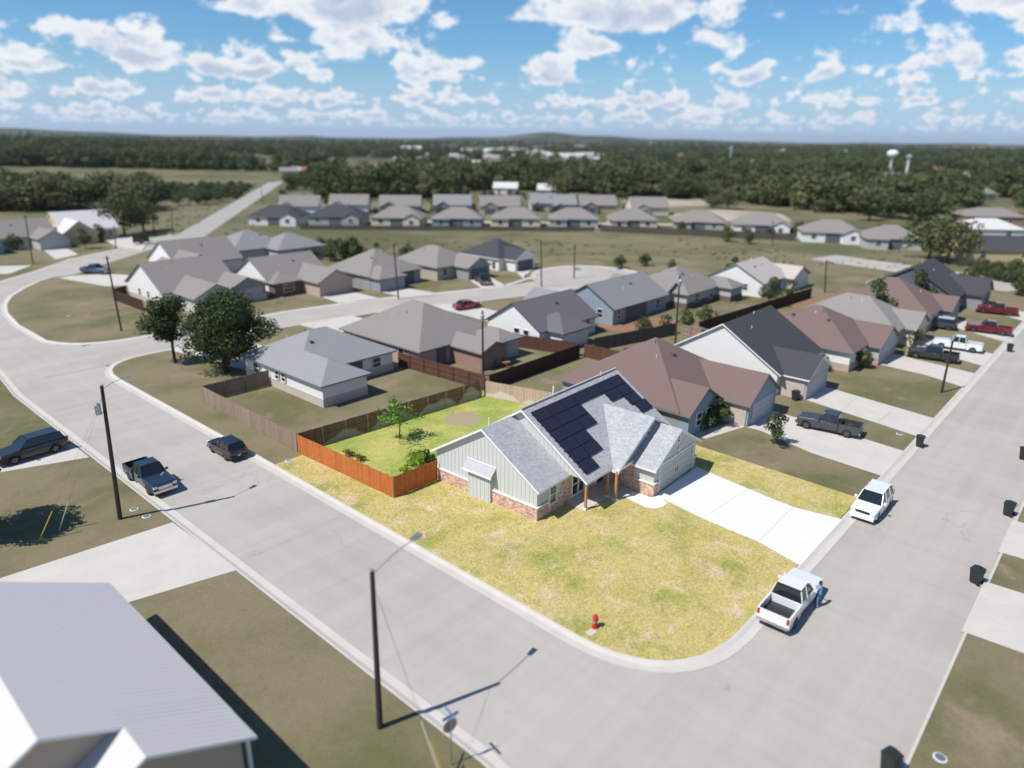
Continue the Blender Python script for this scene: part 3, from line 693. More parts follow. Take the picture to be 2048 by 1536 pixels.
lt = MB().lathe([(.07, 0), (.09, .05), (.08, .25), (.03, .32)], (12.75, -4.82, 2.75), 8).box(12.7, 12.8, -4.82, -4.70, 2.85, 2.9); lt.build('wall_lamp', WHITE_T, house)
# bump-out with its own little roof
bo = MB().box(-.30, .0, 4.36, 6.70, -.2, 2.62); bo.build('siding_wall', SIDING, house)
yy = 4.56
while yy < 6.7: batten('-x', yy, -.30, -.1, 2.3); yy += .405
ro = MB().prism([(-.62, 4.02, 2.27), (-.62, 4.02, 2.36), (0, 4.02, 2.98), (0, 4.02, 2.86)][::-1], (0, 3.02, 0)); ro.build('lean_to_roof', [SHING], house)
MB().box(-.645, -.622, 4.0, 7.06, 2.22, 2.37).box(-.06, -.001, 4.0, 7.06, 2.985, 3.04).build('fascia', WHITE_T, house)
# posts, beams
for px_, py_ in ((3.76, -1.82), (6.57, -1.95), (6.53, -2.78)):
    po = MB().box(px_-.085, px_+.085, py_-.085, py_+.085, 0.16, 2.52); po = po.build('porch_post', WOODP, house)
    MB().box(px_-.14, px_+.14, py_-.14, py_+.14, .055, .18).build('post_base', STONE, po)
MB().box(3.62, 6.45, -1.95, -1.78, 2.48, 2.70).box(6.62, 8.9, -2.9, -2.72, 2.48, 2.68).box(3.64, 3.80, -1.77, -.1, 2.49, 2.69).build('porch_beam', WHITE_T, house)
MB().box(3.64, 9.0, -1.7, -.11, 2.71, 2.76).build('porch_ceiling', WHITE_T, house)
# roofs: deck + fascia + laid courses of shingles
rf = MB(); gable_roof(rf, 0, 3.5, 0, 10.5, 'x', WG['ez']+.08, WG['sl'], .42, .35, .18); rf.v = [(min(v[0], 3.49), v[1], v[2]) for v in rf.v]; r1 = rf.build('roof', [SHING, WHITE_T], house)
rf = MB(); gable_roof(rf, 3.5, 16.6, MN['y0'], MN['y1'], 'x', MN['ez'], MN['sl'], .52, .38, .2); r2 = rf.build('roof', [SHING, WHITE_T], house)
rf = MB(); gable_roof(rf, 7.0, 16.5, -2.6, 2.4, 'y', CRS['ez'], CRS['sl'], .5, .35, .18); rf.v = [(v[0], v[1] if v[1] < 0 else 2.4, v[2]) for v in rf.v]; r3 = rf.build('roof', [SHING, WHITE_T], house)
rf = MB(); gable_roof(rf, 9.0, 16.2, -4.7, -2.61, 'y', GAR['ez'], GAR['sl'], .42, .35, .17); rf.v = [(v[0], min(v[1], -2.605), v[2]) for v in rf.v]; r4 = rf.build('roof', [SHING, WHITE_T], house)
def shingles(parent, a, along, up, course=.145, lift=0.006):
    mb_ = MB(); L = along.length; U = up.length; al = along.normalized(); u_ = up.normalized(); n = al.cross(u_)
    k = 0; s_ = 0.0
    while s_ < U-0.02:
        x = -random.uniform(0, .3); e = min(U, s_+course+.02)
        while x < L:
            wd = random.choice((.16, .22, .30, .34)); x0, x1 = max(0, x), min(L, x+wd-.006)
            if x1-x0 > .03:
                tz = lift+random.choice((.002, .009, .013)); p = [a+al*x0+u_*s_+n*tz, a+al*x1+u_*s_+n*tz, a+al*x1+u_*e+n*lift*.4, a+al*x0+u_*e+n*lift*.4]
                q = [a+al*x0+u_*s_, a+al*x1+u_*s_]
                b = len(mb_.v); mb_.v += [tuple(v) for v in p+q]
                mb_.f += [(b, b+1, b+2, b+3), (b+4, b+5, b+1, b)]; mb_.m += [0, 0]
            x += wd
        s_ += course
    mb_.build('shingles', SHING, parent, kind='stuff')
for rr, args in ((r1, (0, 3.5, 0, 10.5, 'x', WG['ez']+.08, WG['sl'], .42, .35)), (r2, (3.5, 16.6, MN['y0'], MN['y1'], 'x', MN['ez'], MN['sl'], .52, .38)), (r3, (7.0, 16.5, -2.6, 2.4, 'y', CRS['ez'], CRS['sl'], .5, .35)), (r4, (9.0, 16.2, -4.7, -2.61, 'y', GAR['ez'], GAR['sl'], .42, .35))):
    for a, al, up in gable_planes(*args):
        if rr is r1:
            if al.x > 0: al = Vector((3.49-a.x, 0, 0))
            else: a = Vector((3.49, a.y, a.z)); al = Vector((-.35-3.49, 0, 0))
        if rr is r3:
            if al.y < 0: a = Vector((a.x, 2.4, a.z)); al = Vector((0, -2.95-2.4, 0))
            else: al = Vector((0, 2.4-a.y, 0))
        if rr is r4:
            if al.y < 0: a = Vector((a.x, -2.605, a.z)); al = Vector((0, -5.05+2.605, 0))
            else: al = Vector((0, -2.605-a.y, 0))
        shingles(rr, a, al, up)
MB().tube((15.1, 4.6, 6.6), (15.1, 4.6, 7.0), .05).tube((1.2, 5.8, 5.5), (1.2, 5.8, 6.35), .05).tube((9.0, 5.4, 6), (9.0, 5.4, 7.0), .06).build('vent_pipe', WHITE_T, house)
MB().box(3.1, 17.0, 4.10, 4.25, 6.985, 7.01).build('ridge_cap', SHING, house)
# eighteen solar panels on rails
a, al, up = gable_planes(3.5, 16.6, MN['y0'], MN['y1'], 'x', MN['ez'], MN['sl'], .52, .38)[0]
al_, up_ = Vector((1, 0, 0)), up.normalized(); nn = al_.cross(up_)
PWD, PH = 1.83, 1.085
frame_me = glass_me = None
def panel_mesh():
    g_ = MB(); f_ = MB()
    def P(u, v, w_): return tuple(al_*u+up_*v+nn*w_)
    f_.prism([P(.01, .01, 0), P(PWD-.012, .01, 0), P(PWD-.012, PH-.014, 0), P(.01, PH-.014, 0)], nn*.045)
    g_.prism([P(.035, .035, .045), P(PWD-.037, .035, .045), P(PWD-.037, PH-.04, .045), P(.035, PH-.04, .045)], nn*.006)
    return f_.mesh('solar_panel', SOLAR_F), g_.mesh('solar_cell_face', SOLAR)
fme, gme = panel_mesh()
top0 = 7.12
lay = {0: range(7), 1: [0, 1, 2, 5, 6], 2: [0, 1, 2, 6], 3: [0, 1, 6.2], 4: [0, 1], 5: [0]}
for row, cols in lay.items():
    v = top0-PH*(row+1)
    for cidx in cols:
        u = 3.62+cidx*PWD - (a.x) + 0.0
        base = a+al_*u+up_*v+nn*.09
        o = put('solar_panel', fme, house, loc=base); put('solar_glass', gme, o)
    cs = sorted(cols); xs = [c for c in cs]
    rl = MB()
    for vv in (v+.25, v+.8):
        for c_ in cs:
            p0 = a+al_*(3.55+c_*PWD-a.x)+up_*vv+nn*.02; p1 = a+al_*(3.69+(c_+1)*PWD-a.x)+up_*vv+nn*.02
            rl.prism([p0, p0+up_*.04, p0+up_*.04+nn*.07, p0+nn*.07], p1-p0)
    rl.build('panel_rail', ALU, house)

# ---------------------------------------------------------------- fences
def fence(name, label, runs, m_, individual=True, h=1.83, pw=.14, rails_side=None, group=None, postm=ALU, gap=.004, post_step=2.4, postr=.035):
    """runs: list of ((x0,y0),(x1,y1),side) ; side=+1/-1: on which hand the posts and rails stand"""
    (x0, y0), (x1, y1), _ = runs[0]; root = thing(name, label, 'fence', (x0, y0, 0), 0, group)
    if individual: me = MB().box(-pw/2+gap/2, pw/2-gap/2, -.009, .009, 0.03, h).mesh('picket', m_)
    for (a, b, side) in runs:
        a, b = Vector(a), Vector(b); d = b-a; L = d.length; d.normalize(); n = Vector((-d.y, d.x))*side; ang = math.atan2(d.y, d.x); k = int(L/pw); mbx = MB()
        for i in range(k):
            p = a+d*(pw*(i+.5))-Vector((x0, y0)); dz = random.uniform(-.02, .015); tw = random.uniform(-.012, .012)
            if individual: put('picket', me, root, loc=(p.x+n.x*tw*.3, p.y+n.y*tw*.3, dz), rot=(0, 0, ang+tw))
            else:
                q = [p-d*(pw/2-.004)-n*.009, p+d*(pw/2-.004)-n*.009, p+d*(pw/2-.004)+n*.009, p-d*(pw/2-.004)+n*.009]
                if side < 0: q = q[::-1]
                mbx.prism([(v.x, v.y, -.12) for v in q], (0, 0, h+.12+dz))
        if not individual: mbx.build('pickets', m_, root, kind='stuff')
        for z in (.35, .95, 1.55):
            p0 = a-Vector((x0, y0))+n*.012; p1 = p0+d*L
            MB().prism([(p0.x, p0.y, z), (p0.x+n.x*.045, p0.y+n.y*.045, z), (p0.x+n.x*.045, p0.y+n.y*.045, z+.08), (p0.x, p0.y, z+.08)], (p1.x-p0.x, p1.y-p0.y, 0)).build('rail', m_, root)
        for i in range(int(L/post_step)+1):
            p = a-Vector((x0, y0))+d*min(L, i*post_step+.03)+n*.09
            MB().tube((p.x, p.y, -.1), (p.x, p.y, h+.04), postr, n=8).build('post', postm, root)
    return root
FA, FB, FC = (30.75, 52.7), (30.95, 39.95), (36.0, 40.15)
F1 = XY(597, 906); F2 = XY(788, 996); F3 = XY(869, 960)
fence('picket_fence', 'orange stained cedar picket fence beside the green house, meeting its brick corner', [(F1, F2, 1), (F2, (HL(-.12, 10.3)[0], HL(-.12, 10.3)[1]), 1)], W_ORANGE)
F5 = XY(966, 792); F6 = (F5[0]+2.4, F5[1]-9); F7 = (56.7, 30.5); W_TAN = wood_mat('pale_tan_cedar', (.60, .45, .34), (.50, .36, .27), grey=(.66, .60, .52))
fence('picket_fence', 'weathered brown picket fence with grey bleached foot and metal posts behind the green house', [((F1[0]+.12, F1[1]+.12), F5, -1)], W_WEATH, pw=.143)
fence('picket_fence', 'light tan picket fence running back from the dark corner post behind the green house', [((F5[0]+.1, F5[1]-.3), F6, 1)], W_TAN, pw=.143)
pp = MB().box(-.09, .09, -.09, .09, -.1, 2.0); o = pp.build('fence_post', W_DARK); o.location = (F5[0]+.15, F5[1]-.2, 0); tag(o, 'thick dark wooden post at the far corner of the green house back yard', 'post')

# ---------------------------------------------------------------- neighbouring houses
RC = {k: shingle_mat(k+'_roof', c, 0, .14) for k, c in dict(grey=(0.265, 0.265, 0.27), taupe=(0.25, 0.232, 0.218), charcoal=(0.062, 0.064, 0.070), slate=(0.135, 0.130, 0.138), brown=(0.175, 0.125, 0.112), warm=(0.235, 0.212, 0.200), midgrey=(0.235, 0.232, 0.235), dark=(0.048, 0.05, 0.056)).items()}
RC['white_metal'] = mat('white_metal_roof', (0.56, 0.535, 0.53), .6, metal=.0, spec=.2, stretch=(3, 3, .1), var=.03)
RC['beige_metal'] = mat('beige_metal_roof', (0.47, 0.42, 0.38), .5)
RC['tile'] = mat('red_tile_roof', (0.30, 0.14, 0.10), .8)
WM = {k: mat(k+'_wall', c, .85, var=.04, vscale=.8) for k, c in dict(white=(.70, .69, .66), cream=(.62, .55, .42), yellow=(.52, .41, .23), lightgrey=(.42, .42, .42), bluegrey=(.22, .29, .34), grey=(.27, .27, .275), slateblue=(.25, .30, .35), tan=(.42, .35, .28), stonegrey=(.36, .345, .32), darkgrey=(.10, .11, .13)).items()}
WM['redbrick'] = brick_mat('red_brick_wall', (.30, .13, .09), (.22, .10, .07), (.36, .30, .26))
WM['pinkbrick'] = brick_mat('pink_brick_wall', (.46, .31, .25), (.38, .25, .20), (.45, .40, .36))
WM['darkbrick'] = brick_mat('dark_brick_wall', (.14, .065, .05), (.10, .05, .04), (.2, .17, .15))
WM['buffbrick'] = brick_mat('buff_brick_wall', (.52, .43, .35), (.44, .36, .30), (.5, .46, .42))
FM = {'white': WHITE_T, 'dark': mat('dark_fascia', (.07, .065, .06), .6), 'taupe': mat('taupe_fascia', (.20, .185, .17), .7)}
def nhouse(label, org, masses, roof, wall, rz=0.0, skirt=None, fascia='taupe', wins=(), doors=(), blocks=(), vents=2, oh=.45, name='house', group=None, metal=False):
    h_ = thing(name, label, 'house', (org[0], org[1], 0), rz, group)
    for i, q in enumerate(masses):
        x0, x1, y0, y1, kind, ez, sl = q[:7]; o_ = q[7] if len(q) > 7 else {}
        wb = MB(); wall_block(wb, x0, x1, y0, y1, kind, ez, sl)
        wb.build('wall', WM[o_.get('wall', wall)], h_)
        sk = o_.get('skirt', skirt)
        if sk: MB().box(x0-.06, x1+.06, y0-.06, y1+.06, -.2, .95+i*.004).build('brick_skirt', WM[sk], h_)
        rb = MB(); oo = o_.get('oh', oh)
        if kind == 'hip': hip_roof(rb, x0, x1, y0, y1, ez, sl, oo)
        else: gable_roof(rb, x0, x1, y0, y1, kind[1], ez, sl, oo, o_.get('rake', .3))
        ro_ = rb.build('roof', [RC[o_.get('roof', roof)], FM[o_.get('fascia', fascia)]], h_)
        if metal:
            for pa, al, up in gable_planes(x0, x1, y0, y1, kind[1], ez, sl, oo, .3):
                n_ = int(al.length/metal); nn_ = al.normalized().cross(up.normalized()); me = None; dv = al.normalized()
                me = MB().prism([tuple(-dv*.018), tuple(dv*.018), tuple(dv*.008+nn_*.007), tuple(-dv*.008+nn_*.007)], up*.996).mesh('rib', RC[roof])
                for k in range(1, n_): put('rib', me, ro_, loc=pa+al*(k/n_)+nn_*.002)
        if i == 0 and vents and not metal:
            zc = ez+min(x1-x0, y1-y0)/2*sl; cx, cy = (x0+x1)/2, (y0+y1)/2
            for k in range(vents):
                vx = cx+random.uniform(-.2, .2)*(x1-x0); vy = cy-(y1-y0)*.17*(1 if k % 2 == 0 else -1); vz = zc-abs(vy-cy)*sl
                MB().box(vx-.2, vx+.2, vy-.2, vy+.2, vz-.3, vz+.16).build('roof_vent', FM['dark'], h_)
    if not metal and vents:
        x0, x1, y0, y1, kind, ez, sl = masses[0][:7]; cx, cy = (x0+x1)/2, (y0+y1)/2; rz_ = random.Random(int(abs(x0*7+y0*13)))
        for k in range(3):
            vx, vy = cx+rz_.uniform(-.25, .25)*(x1-x0), cy+rz_.uniform(-.3, .3)*(y1-y0)
            hz_ = ez+sl*min((x1-x0)/2-abs(vx-cx) if kind != 'gx' else 99, (y1-y0)/2-abs(vy-cy) if kind != 'gy' else 99)
            MB().tube((vx, vy, hz_-.2), (vx, vy, hz_+.32), .045, n=7).build('vent_pipe', WHITE_T if k else FM['dark'], h_)
        if kind in ('gx', 'hip') and (x1-x0) >= (y1-y0):
            e = 0 if kind == 'gx' else (y1-y0)/2; zt = ez+(y1-y0)/2*sl
            if x1-x0-2*e > 1: MB().prism([(x0+e-.1, cy-.16, zt-.16*sl+.012), (x0+e-.1, cy, zt+.02), (x0+e-.1, cy+.16, zt-.16*sl+.012), (x0+e-.1, cy, zt-.03)][::-1], (x1-x0-2*e+.2, 0, 0)).build('ridge_cap', RC[roof], h_)
    for (fc, c, pl, w_, z0, z1) in wins: window(h_, fc, c, pl, w_, z0, z1, 2, trim=.07)
    for (fc, c, pl, w_, hh, mk) in doors: panel_door(h_, fc, c, pl, w_, hh, WM[mk] if mk in WM else FM[mk])
    for b_ in blocks:
        nm, mk, q = b_[0], b_[1], b_[2:]
        MB().box(*q).build(nm, WM[mk] if mk in WM else MATS[mk], h_)
    return h_
Z6 = 2.75
# across the back fence, nearest first (coordinates on the lot grid)
nhouse('pale stucco house with light grey hip roof standing under the big oaks', (0, 0), [(38.7, 51.8, 65.6, 76.6, 'hip', Z6, .50), (38.68, 44.3, 60.8, 72, 'hip', Z6, .50)], 'grey', 'white', skirt='buffbrick',
       wins=[('-x', 69.5, 38.6, .7, 1.2, 2.1), ('-x', 68.2, 38.6, .7, 1.2, 2.1), ('-y', 49.3, 65.5, 1.1, 1.0, 2.1), ('-x', 74, 38.6, 1.1, .9, 2.1)], blocks=[('patio_shade_panel', 'darkgrey', 44.5, 47.3, 65.5, 65.58, 0, 2.4)])  # patio openings are flat dark panels; the recess shade is in their colour
nhouse('pink brick house with wide taupe hip roof and a small brick wing', (0, 0), [(53.9, 67.2, 63.0, 78.5, 'hip', Z6, .55), (58.9, 63.4, 57.4, 64.5, 'gy', 2.55, .38, {'wall': 'redbrick'}), (63.5, 67.22, 58.8, 64.0, 'hip', Z6-.02, .5, {'wall': 'lightgrey'})], 'warm', 'pinkbrick',
       wins=[('-x', 66.5, 53.9, 1.0, .9, 2.1), ('-x', 70.5, 53.9, .9, 1.0, 2.1), ('-x', 75.5, 53.9, 1.1, .9, 2.1)], blocks=[('patio_shade_panel', 'darkgrey', 56.6, 58.2, 62.9, 62.99, 0, 2.3)])
nhouse('white gabled house with charcoal roof beside the red car', (0, 0), [(70.8, 83.6, 58.3, 67.8, 'gx', 2.8, .62), (72.4, 78.2, 55.6, 62, 'hip', 2.75, .55), (82, 84.5, 59.5, 64, 'hip', 2.7, .5)], 'slate', 'white', fascia='dark',
       wins=[('-x', 60.6, 70.8, .9, .9, 2.3), ('-x', 62.3, 70.8, .9, .9, 2.3), ('-y', 81.6, 58.3, .9, 1, 2.1)])
nhouse('light blue sided house with grey gable roof and shaded back porch', (0, 0), [(88.6, 104.2, 58.6, 68.6, 'gx', 2.8, .58), (84.9, 90, 65, 73, 'gy', 2.7, .55)], 'midgrey', 'slateblue', fascia='dark',
       wins=[('-x', 61, 88.6, 1, .9, 2.2), ('-y', 101.5, 58.6, 1.4, .6, 2.1), ('-y', 90.2, 58.6, .9, .8, 2.1)], blocks=[('patio_shade_panel', 'darkgrey', 92.2, 98, 58.5, 58.59, 0, 2.3)])
nhouse('brown roofed house with white back wall between the blue house and the metal roofed one', (0, 0), [(106.5, 119.5, 56.0, 68.0, 'hip', 2.75, .5), (104.6, 110, 59, 71, 'gy', 2.7, .5), (117, 121.5, 53.2, 60, 'hip', 2.7, .5)], 'warm', 'lightgrey', skirt='darkbrick',
       wins=[('-y', 110, 56, 1.5, .8, 2.1), ('-y', 115, 56, 1.5, .8, 2.1)])
nhouse('pale house with sand coloured metal roof at the end of the back fence', (0, 0), [(124.5, 136, 50.8, 61.5, 'gx', 2.8, .52), (134, 142, 49, 56, 'gy', 2.6, .42)], 'beige_metal', 'white', fascia='taupe',
       wins=[('-x', 54, 124.5, .9, 1, 2.1), ('-x', 57, 124.5, .9, 1, 2.1)], blocks=[('patio_shade_panel', 'darkgrey', 128, 133, 50.7, 50.79, 0, 2.3)])
# along the right-hand street
nhouse('brown roofed house next door to the green house with brick garage side', (0, 0), [(57.6, 71.4, 30.2, 44, 'hip', 2.85, .62), (64.3, 70.9, 26.0, 37, 'gy', 2.7, .66, {'wall': 'slateblue'}), (57.62, 63.6, 28.9, 37, 'gy', 2.7, .6, {'wall': 'bluegrey'})], 'brown', 'grey', fascia='taupe',
       doors=[('-y', 67.6, 26.0, 4.9, 2.2, 'lightgrey')], wins=[('-y', 59.6, 28.9, 1.0, .9, 2.1), ('-y', 61.5, 28.9, 1.0, .9, 2.1)], blocks=[('brick_wall', 'buffbrick', 64.2, 64.29, 26.2, 31.9, -.2, 2.35)])
nhouse('white gabled house with dark charcoal roof behind the parked grey pickup', (0, 0), [(75.2, 88, 27.7, 41.5, 'gx', 2.85, .62), (76.2, 82.6, 24.7, 34, 'gy', 2.7, .55, {'wall': 'lightgrey'})], 'charcoal', 'white', fascia='white',
       doors=[('-y', 79.4, 24.7, 4.9, 2.2, 'lightgrey')], blocks=[('brick_wall', 'buffbrick', 76.1, 76.19, 24.9, 28.9, -.2, 2.3)], wins=[('-y', 86, 27.7, 1.4, .7, 2.1)])
nhouse('brown hip roofed house with white and brick side wall behind a wide lawn', (0, 0), [(89.9, 102.5, 24.6, 38, 'hip', 2.85, .56), (95.5, 103.0, 22.8, 30, 'gy', 2.65, .5, {'wall': 'lightgrey'})], 'brown', 'white', skirt='pinkbrick', fascia='taupe',
       doors=[('-y', 99.3, 22.8, 4.9, 2.2, 'lightgrey')], wins=[('-x', 33, 89.9, 1, .9, 2.1), ('-y', 92.7, 24.6, 1.4, .8, 2.1)])
nhouse('grey brown hip roofed house beside the black and white pickups', (0, 0), [(104.8, 115.5, 23.6, 37.5, 'hip', 2.85, .56), (108.3, 115.0, 21.9, 29, 'gy', 2.65, .5, {'wall': 'cream'})], 'taupe', 'cream', fascia='taupe',
       doors=[('-y', 111.6, 21.9, 4.9, 2.2, 'cream')])
nhouse('brown roofed house with white brick-footed wall behind the red pickup', (0, 0), [(118.3, 131, 22.6, 36.5, 'hip', 2.85, .58), (125.3, 131.4, 21.0, 28, 'gy', 2.65, .5, {'wall': 'bluegrey'})], 'brown', 'white', skirt='pinkbrick', fascia='taupe',
       doors=[('-y', 128.3, 21.0, 4.9, 2.2, 'grey')])
nhouse('dark roofed grey house at the far end of the right street', (0, 0), [(135.2, 149, 22.6, 36.5, 'gx', 2.85, .58), (142, 149.4, 19.6, 28, 'gy', 2.65, .6, {'wall': 'grey'})], 'charcoal', 'darkgrey', fascia='dark',
       doors=[('-y', 145.6, 19.6, 4.9, 2.2, 'darkgrey')])
# north side of the back street
nhouse('white gabled house with brown grey roof inside the street bend', (0, 0), [(46.6, 59.5, 117.5, 131.5, 'gx', 2.8, .55), (48.5, 55.5, 109.8, 120, 'gy', 2.7, .5, {'wall': 'lightgrey'}), (55.6, 62, 112.5, 121, 'gy', 2.7, .5, {'wall': 'grey'})], 'warm', 'white', skirt='buffbrick', fascia='taupe',
       wins=[('-x', 126.5, 46.6, .8, 1, 2.1), ('-x', 123, 46.6, .8, 1, 2.1), ('-y', 52, 109.8, 2.2, .8, 2.1)], doors=[('-y', 58.9, 112.5, 4.8, 2.2, 'lightgrey')])
nhouse('grey brown roofed house with white gable behind the white house in the street bend', (0, 0), [(59.5, 73, 141, 154, 'gx', 2.9, .58), (58, 66, 136, 147, 'gy', 2.8, .58)], 'warm', 'white', fascia='taupe', doors=[('-y', 62, 136, 4.8, 2.2, 'white')])
nhouse('grey roofed house with solar bluish roof beyond the bend houses', (0, 0), [(76, 90, 150, 163, 'hip', 2.9, .5), (84, 96, 145, 156, 'hip', 2.8, .5)], 'midgrey', 'lightgrey', fascia='dark')
nhouse('white gabled brown roofed house with dark brick porch on the back street', (0, 0), [(63.6, 76, 114.3, 126, 'gx', 2.8, .55, {'wall': 'white'}), (69.3, 76.3, 107.2, 118, 'gy', 2.7, .52, {'wall': 'pinkbrick'}), (63.65, 69.2, 112.4, 119, 'hip', 2.65, .4, {'wall': 'darkbrick'})], 'warm', 'white', fascia='taupe',
       doors=[('-y', 72.8, 107.2, 5, 2.2, 'pinkbrick')], wins=[('-y', 66.4, 112.4, 2, .7, 2.0)])
nhouse('taupe hip roofed house with dark porch behind the tall pole', (0, 0), [(79, 91.2, 105.6, 118.5, 'hip', 2.85, .56), (79.1, 84.9, 102.8, 110, 'hip', 2.7, .5, {'wall': 'grey'})], 'warm', 'grey', fascia='taupe',
       blocks=[('patio_shade_panel', 'darkgrey', 85.2, 89.5, 105.5, 105.59, 0, 2.3)], doors=[('-y', 82, 102.8, 4.6, 2.2, 'grey')])
nhouse('taupe hip roofed house with cream side wall above the bright green lawn', (0, 0), [(94, 104.5, 103.8, 117, 'hip', 2.85, .56), (98.5, 104.6, 99.6, 108, 'gy', 2.7, .5, {'wall': 'grey'})], 'warm', 'tan', fascia='taupe',
       doors=[('-y', 101.6, 99.6, 4.7, 2.2, 'darkgrey')], wins=[('-y', 96, 103.8, 1.3, .8, 2.1)])
nhouse('white house with charcoal hip roof and open dark garage by the field', (0, 0), [(110.5, 121.5, 102.6, 114, 'hip', 2.85, .56), (112.2, 118.6, 99.4, 108, 'gy', 2.7, .55, {'wall': 'white'})], 'charcoal', 'white', fascia='white',
       doors=[('-y', 115.4, 99.4, 5, 2.2, 'darkgrey')], wins=[('-x', 104, 110.5, .9, .3, 1.8)])
# far left, beyond the bend
nhouse('yellow stone house with bright white metal roof below the dark trees', (0, 0), [(60.5, 74, 209, 222, 'gx', 3.2, .62), (59.0, 67, 203.5, 216, 'gy', 3.0, .72)], 'white_metal', 'yellow', fascia='white', vents=0,
       wins=[('-y', 63, 203.5, 1.2, .8, 2.2), ('-y', 72, 209, 1.2, .8, 2.2)])
nhouse('brown roofed house with grey gable left of the yellow house', (0, 0), [(45.5, 58.5, 206, 219, 'gx', 2.9, .52), (52.5, 59, 199, 209, 'gy', 2.8, .52, {'wall': 'lightgrey'})], 'warm', 'white', fascia='taupe')
nhouse('blue grey house with white metal roof at the left edge', (0, 0), [(36, 45, 199, 214, 'gy', 3.4, .7), (29, 36, 196, 207, 'gx', 2.9, .5)], 'white_metal', 'bluegrey', fascia='white', vents=0)
# foreground, bottom left
nhouse('white metal roofed house filling the bottom left corner', (0, 0), [(-2.8, 9.9, 26.0, 39.5, 'gy', 3.15, .52, {'oh': .6}), (2.6, 9.88, 23.9, 27, 'gy', 3.16, .52, {'oh': .6})], 'white_metal', 'tan', fascia='white', vents=0, metal=.30,
       wins=[('-y', 4.6, 23.9, .9, .9, 2.1)], blocks=[('porch_post', 'white', 10.2, 10.36, 24.1, 24.26, 0, 2.7)])
# rows of houses beyond the field, told apart by place and roof
frow = [(548, 452, 16, 'charcoal', 'white', 'far house with charcoal roof and white wall nearest the straight road'), (670, 452, 17, 'charcoal', 'stonegrey', 'far house with long charcoal roof, second from the road'),
        (793, 455, 16, 'warm', 'cream', 'far house with taupe roof, third from the road'), (913, 456, 15.5, 'warm', 'slateblue', 'far bluish house with taupe roof beyond the field'), (1031, 456, 15.5, 'warm', 'cream', 'far cream house with taupe roof in the middle of the front row'),
        (1147, 457, 15.5, 'warm', 'lightgrey', 'far light grey house with taupe roof right of the middle of the front row'), (1266, 459, 15, 'warm', 'cream', 'far cream house with taupe roof left of the bare ground'), (1396, 463, 15.5, 'warm', 'stonegrey', 'far grey house with taupe hip roof below the bare ground'),
        (1522, 470, 16.5, 'warm', 'white', 'far white house with mid brown roof and long dark fence in front'), (1664, 487, 16, 'warm', 'white', 'far white house standing alone right of the front row'), (1785, 500, 14, 'warm', 'lightgrey', 'far pale house with brown hip roof left of the dark oaks')]
for px, py, wd, rf_, wl_, lb in frow:
    g = G(px, py-2); k = 9.0
    nhouse(lb, (g.x, g.y), [(-wd/2, wd/2, 0, 11, 'hip', 2.9, .52), (-wd/2+.5, -wd/2+5.5, -1.4, 4, 'hip', 2.8, .5)] if wd < 16 else [(-wd/2, wd/2, 0, 11, 'hip', 2.9, .52), (wd/2-5.5, wd/2-.4, -1.6, 4, 'gy', 2.8, .5)], rf_, wl_, rz=-HEAD+R(-3 if px < 1300 else -14), group='row of far houses facing the field', vents=0,
           wins=[('-y', -wd/2+3, (-1.4 if wd < 16 else 0), 1.3, .9, 2.1), ('-y', wd/2-3, (0 if wd < 16 else -1.6), 1.3, .9, 2.1)], blocks=[('patio_shade_panel', 'darkgrey', -1.9, 1.9, -.12, -.01, 0, 2.3)])
frow2 = [(597, 428, 14, 'warm', 'white', 'small white far house behind the charcoal roofed one by the road'), (697, 425, 14, 'warm', 'white', 'white far house with taupe roof in the second row, left'), (800, 427, 15, 'warm', 'grey', 'grey far house in the second row under the big dark tree'),
         (905, 425, 14, 'midgrey', 'bluegrey', 'bluish far house with grey roof in the second row'), (1000, 427, 15, 'warm', 'tan', 'tan far house in the middle of the second row'), (1085, 421, 9, 'midgrey', 'lightgrey', 'small grey far house in the second row'), (1130, 424, 9, 'midgrey', 'bluegrey', 'small bluish far house in the second row'),
         (1197, 425, 14, 'warm', 'tan', 'brown far house in the second row right of the bluish pair'), (1300, 430, 14, 'warm', 'cream', 'cream far house at the right end of the second row')]
for px, py, wd, rf_, wl_, lb in frow2:
    g = G(px, py); nhouse(lb, (g.x, g.y), [(-wd/2, wd/2, 0, 11, 'gx', 3.0, .58), (-wd/2+.8, -1, -3, 5, 'gy', 2.8, .55)], rf_, wl_, rz=-HEAD+R(4), group='second row of far houses', vents=0, doors=[('-y', -wd/4, -3, 4, 2.2, 'darkgrey')])
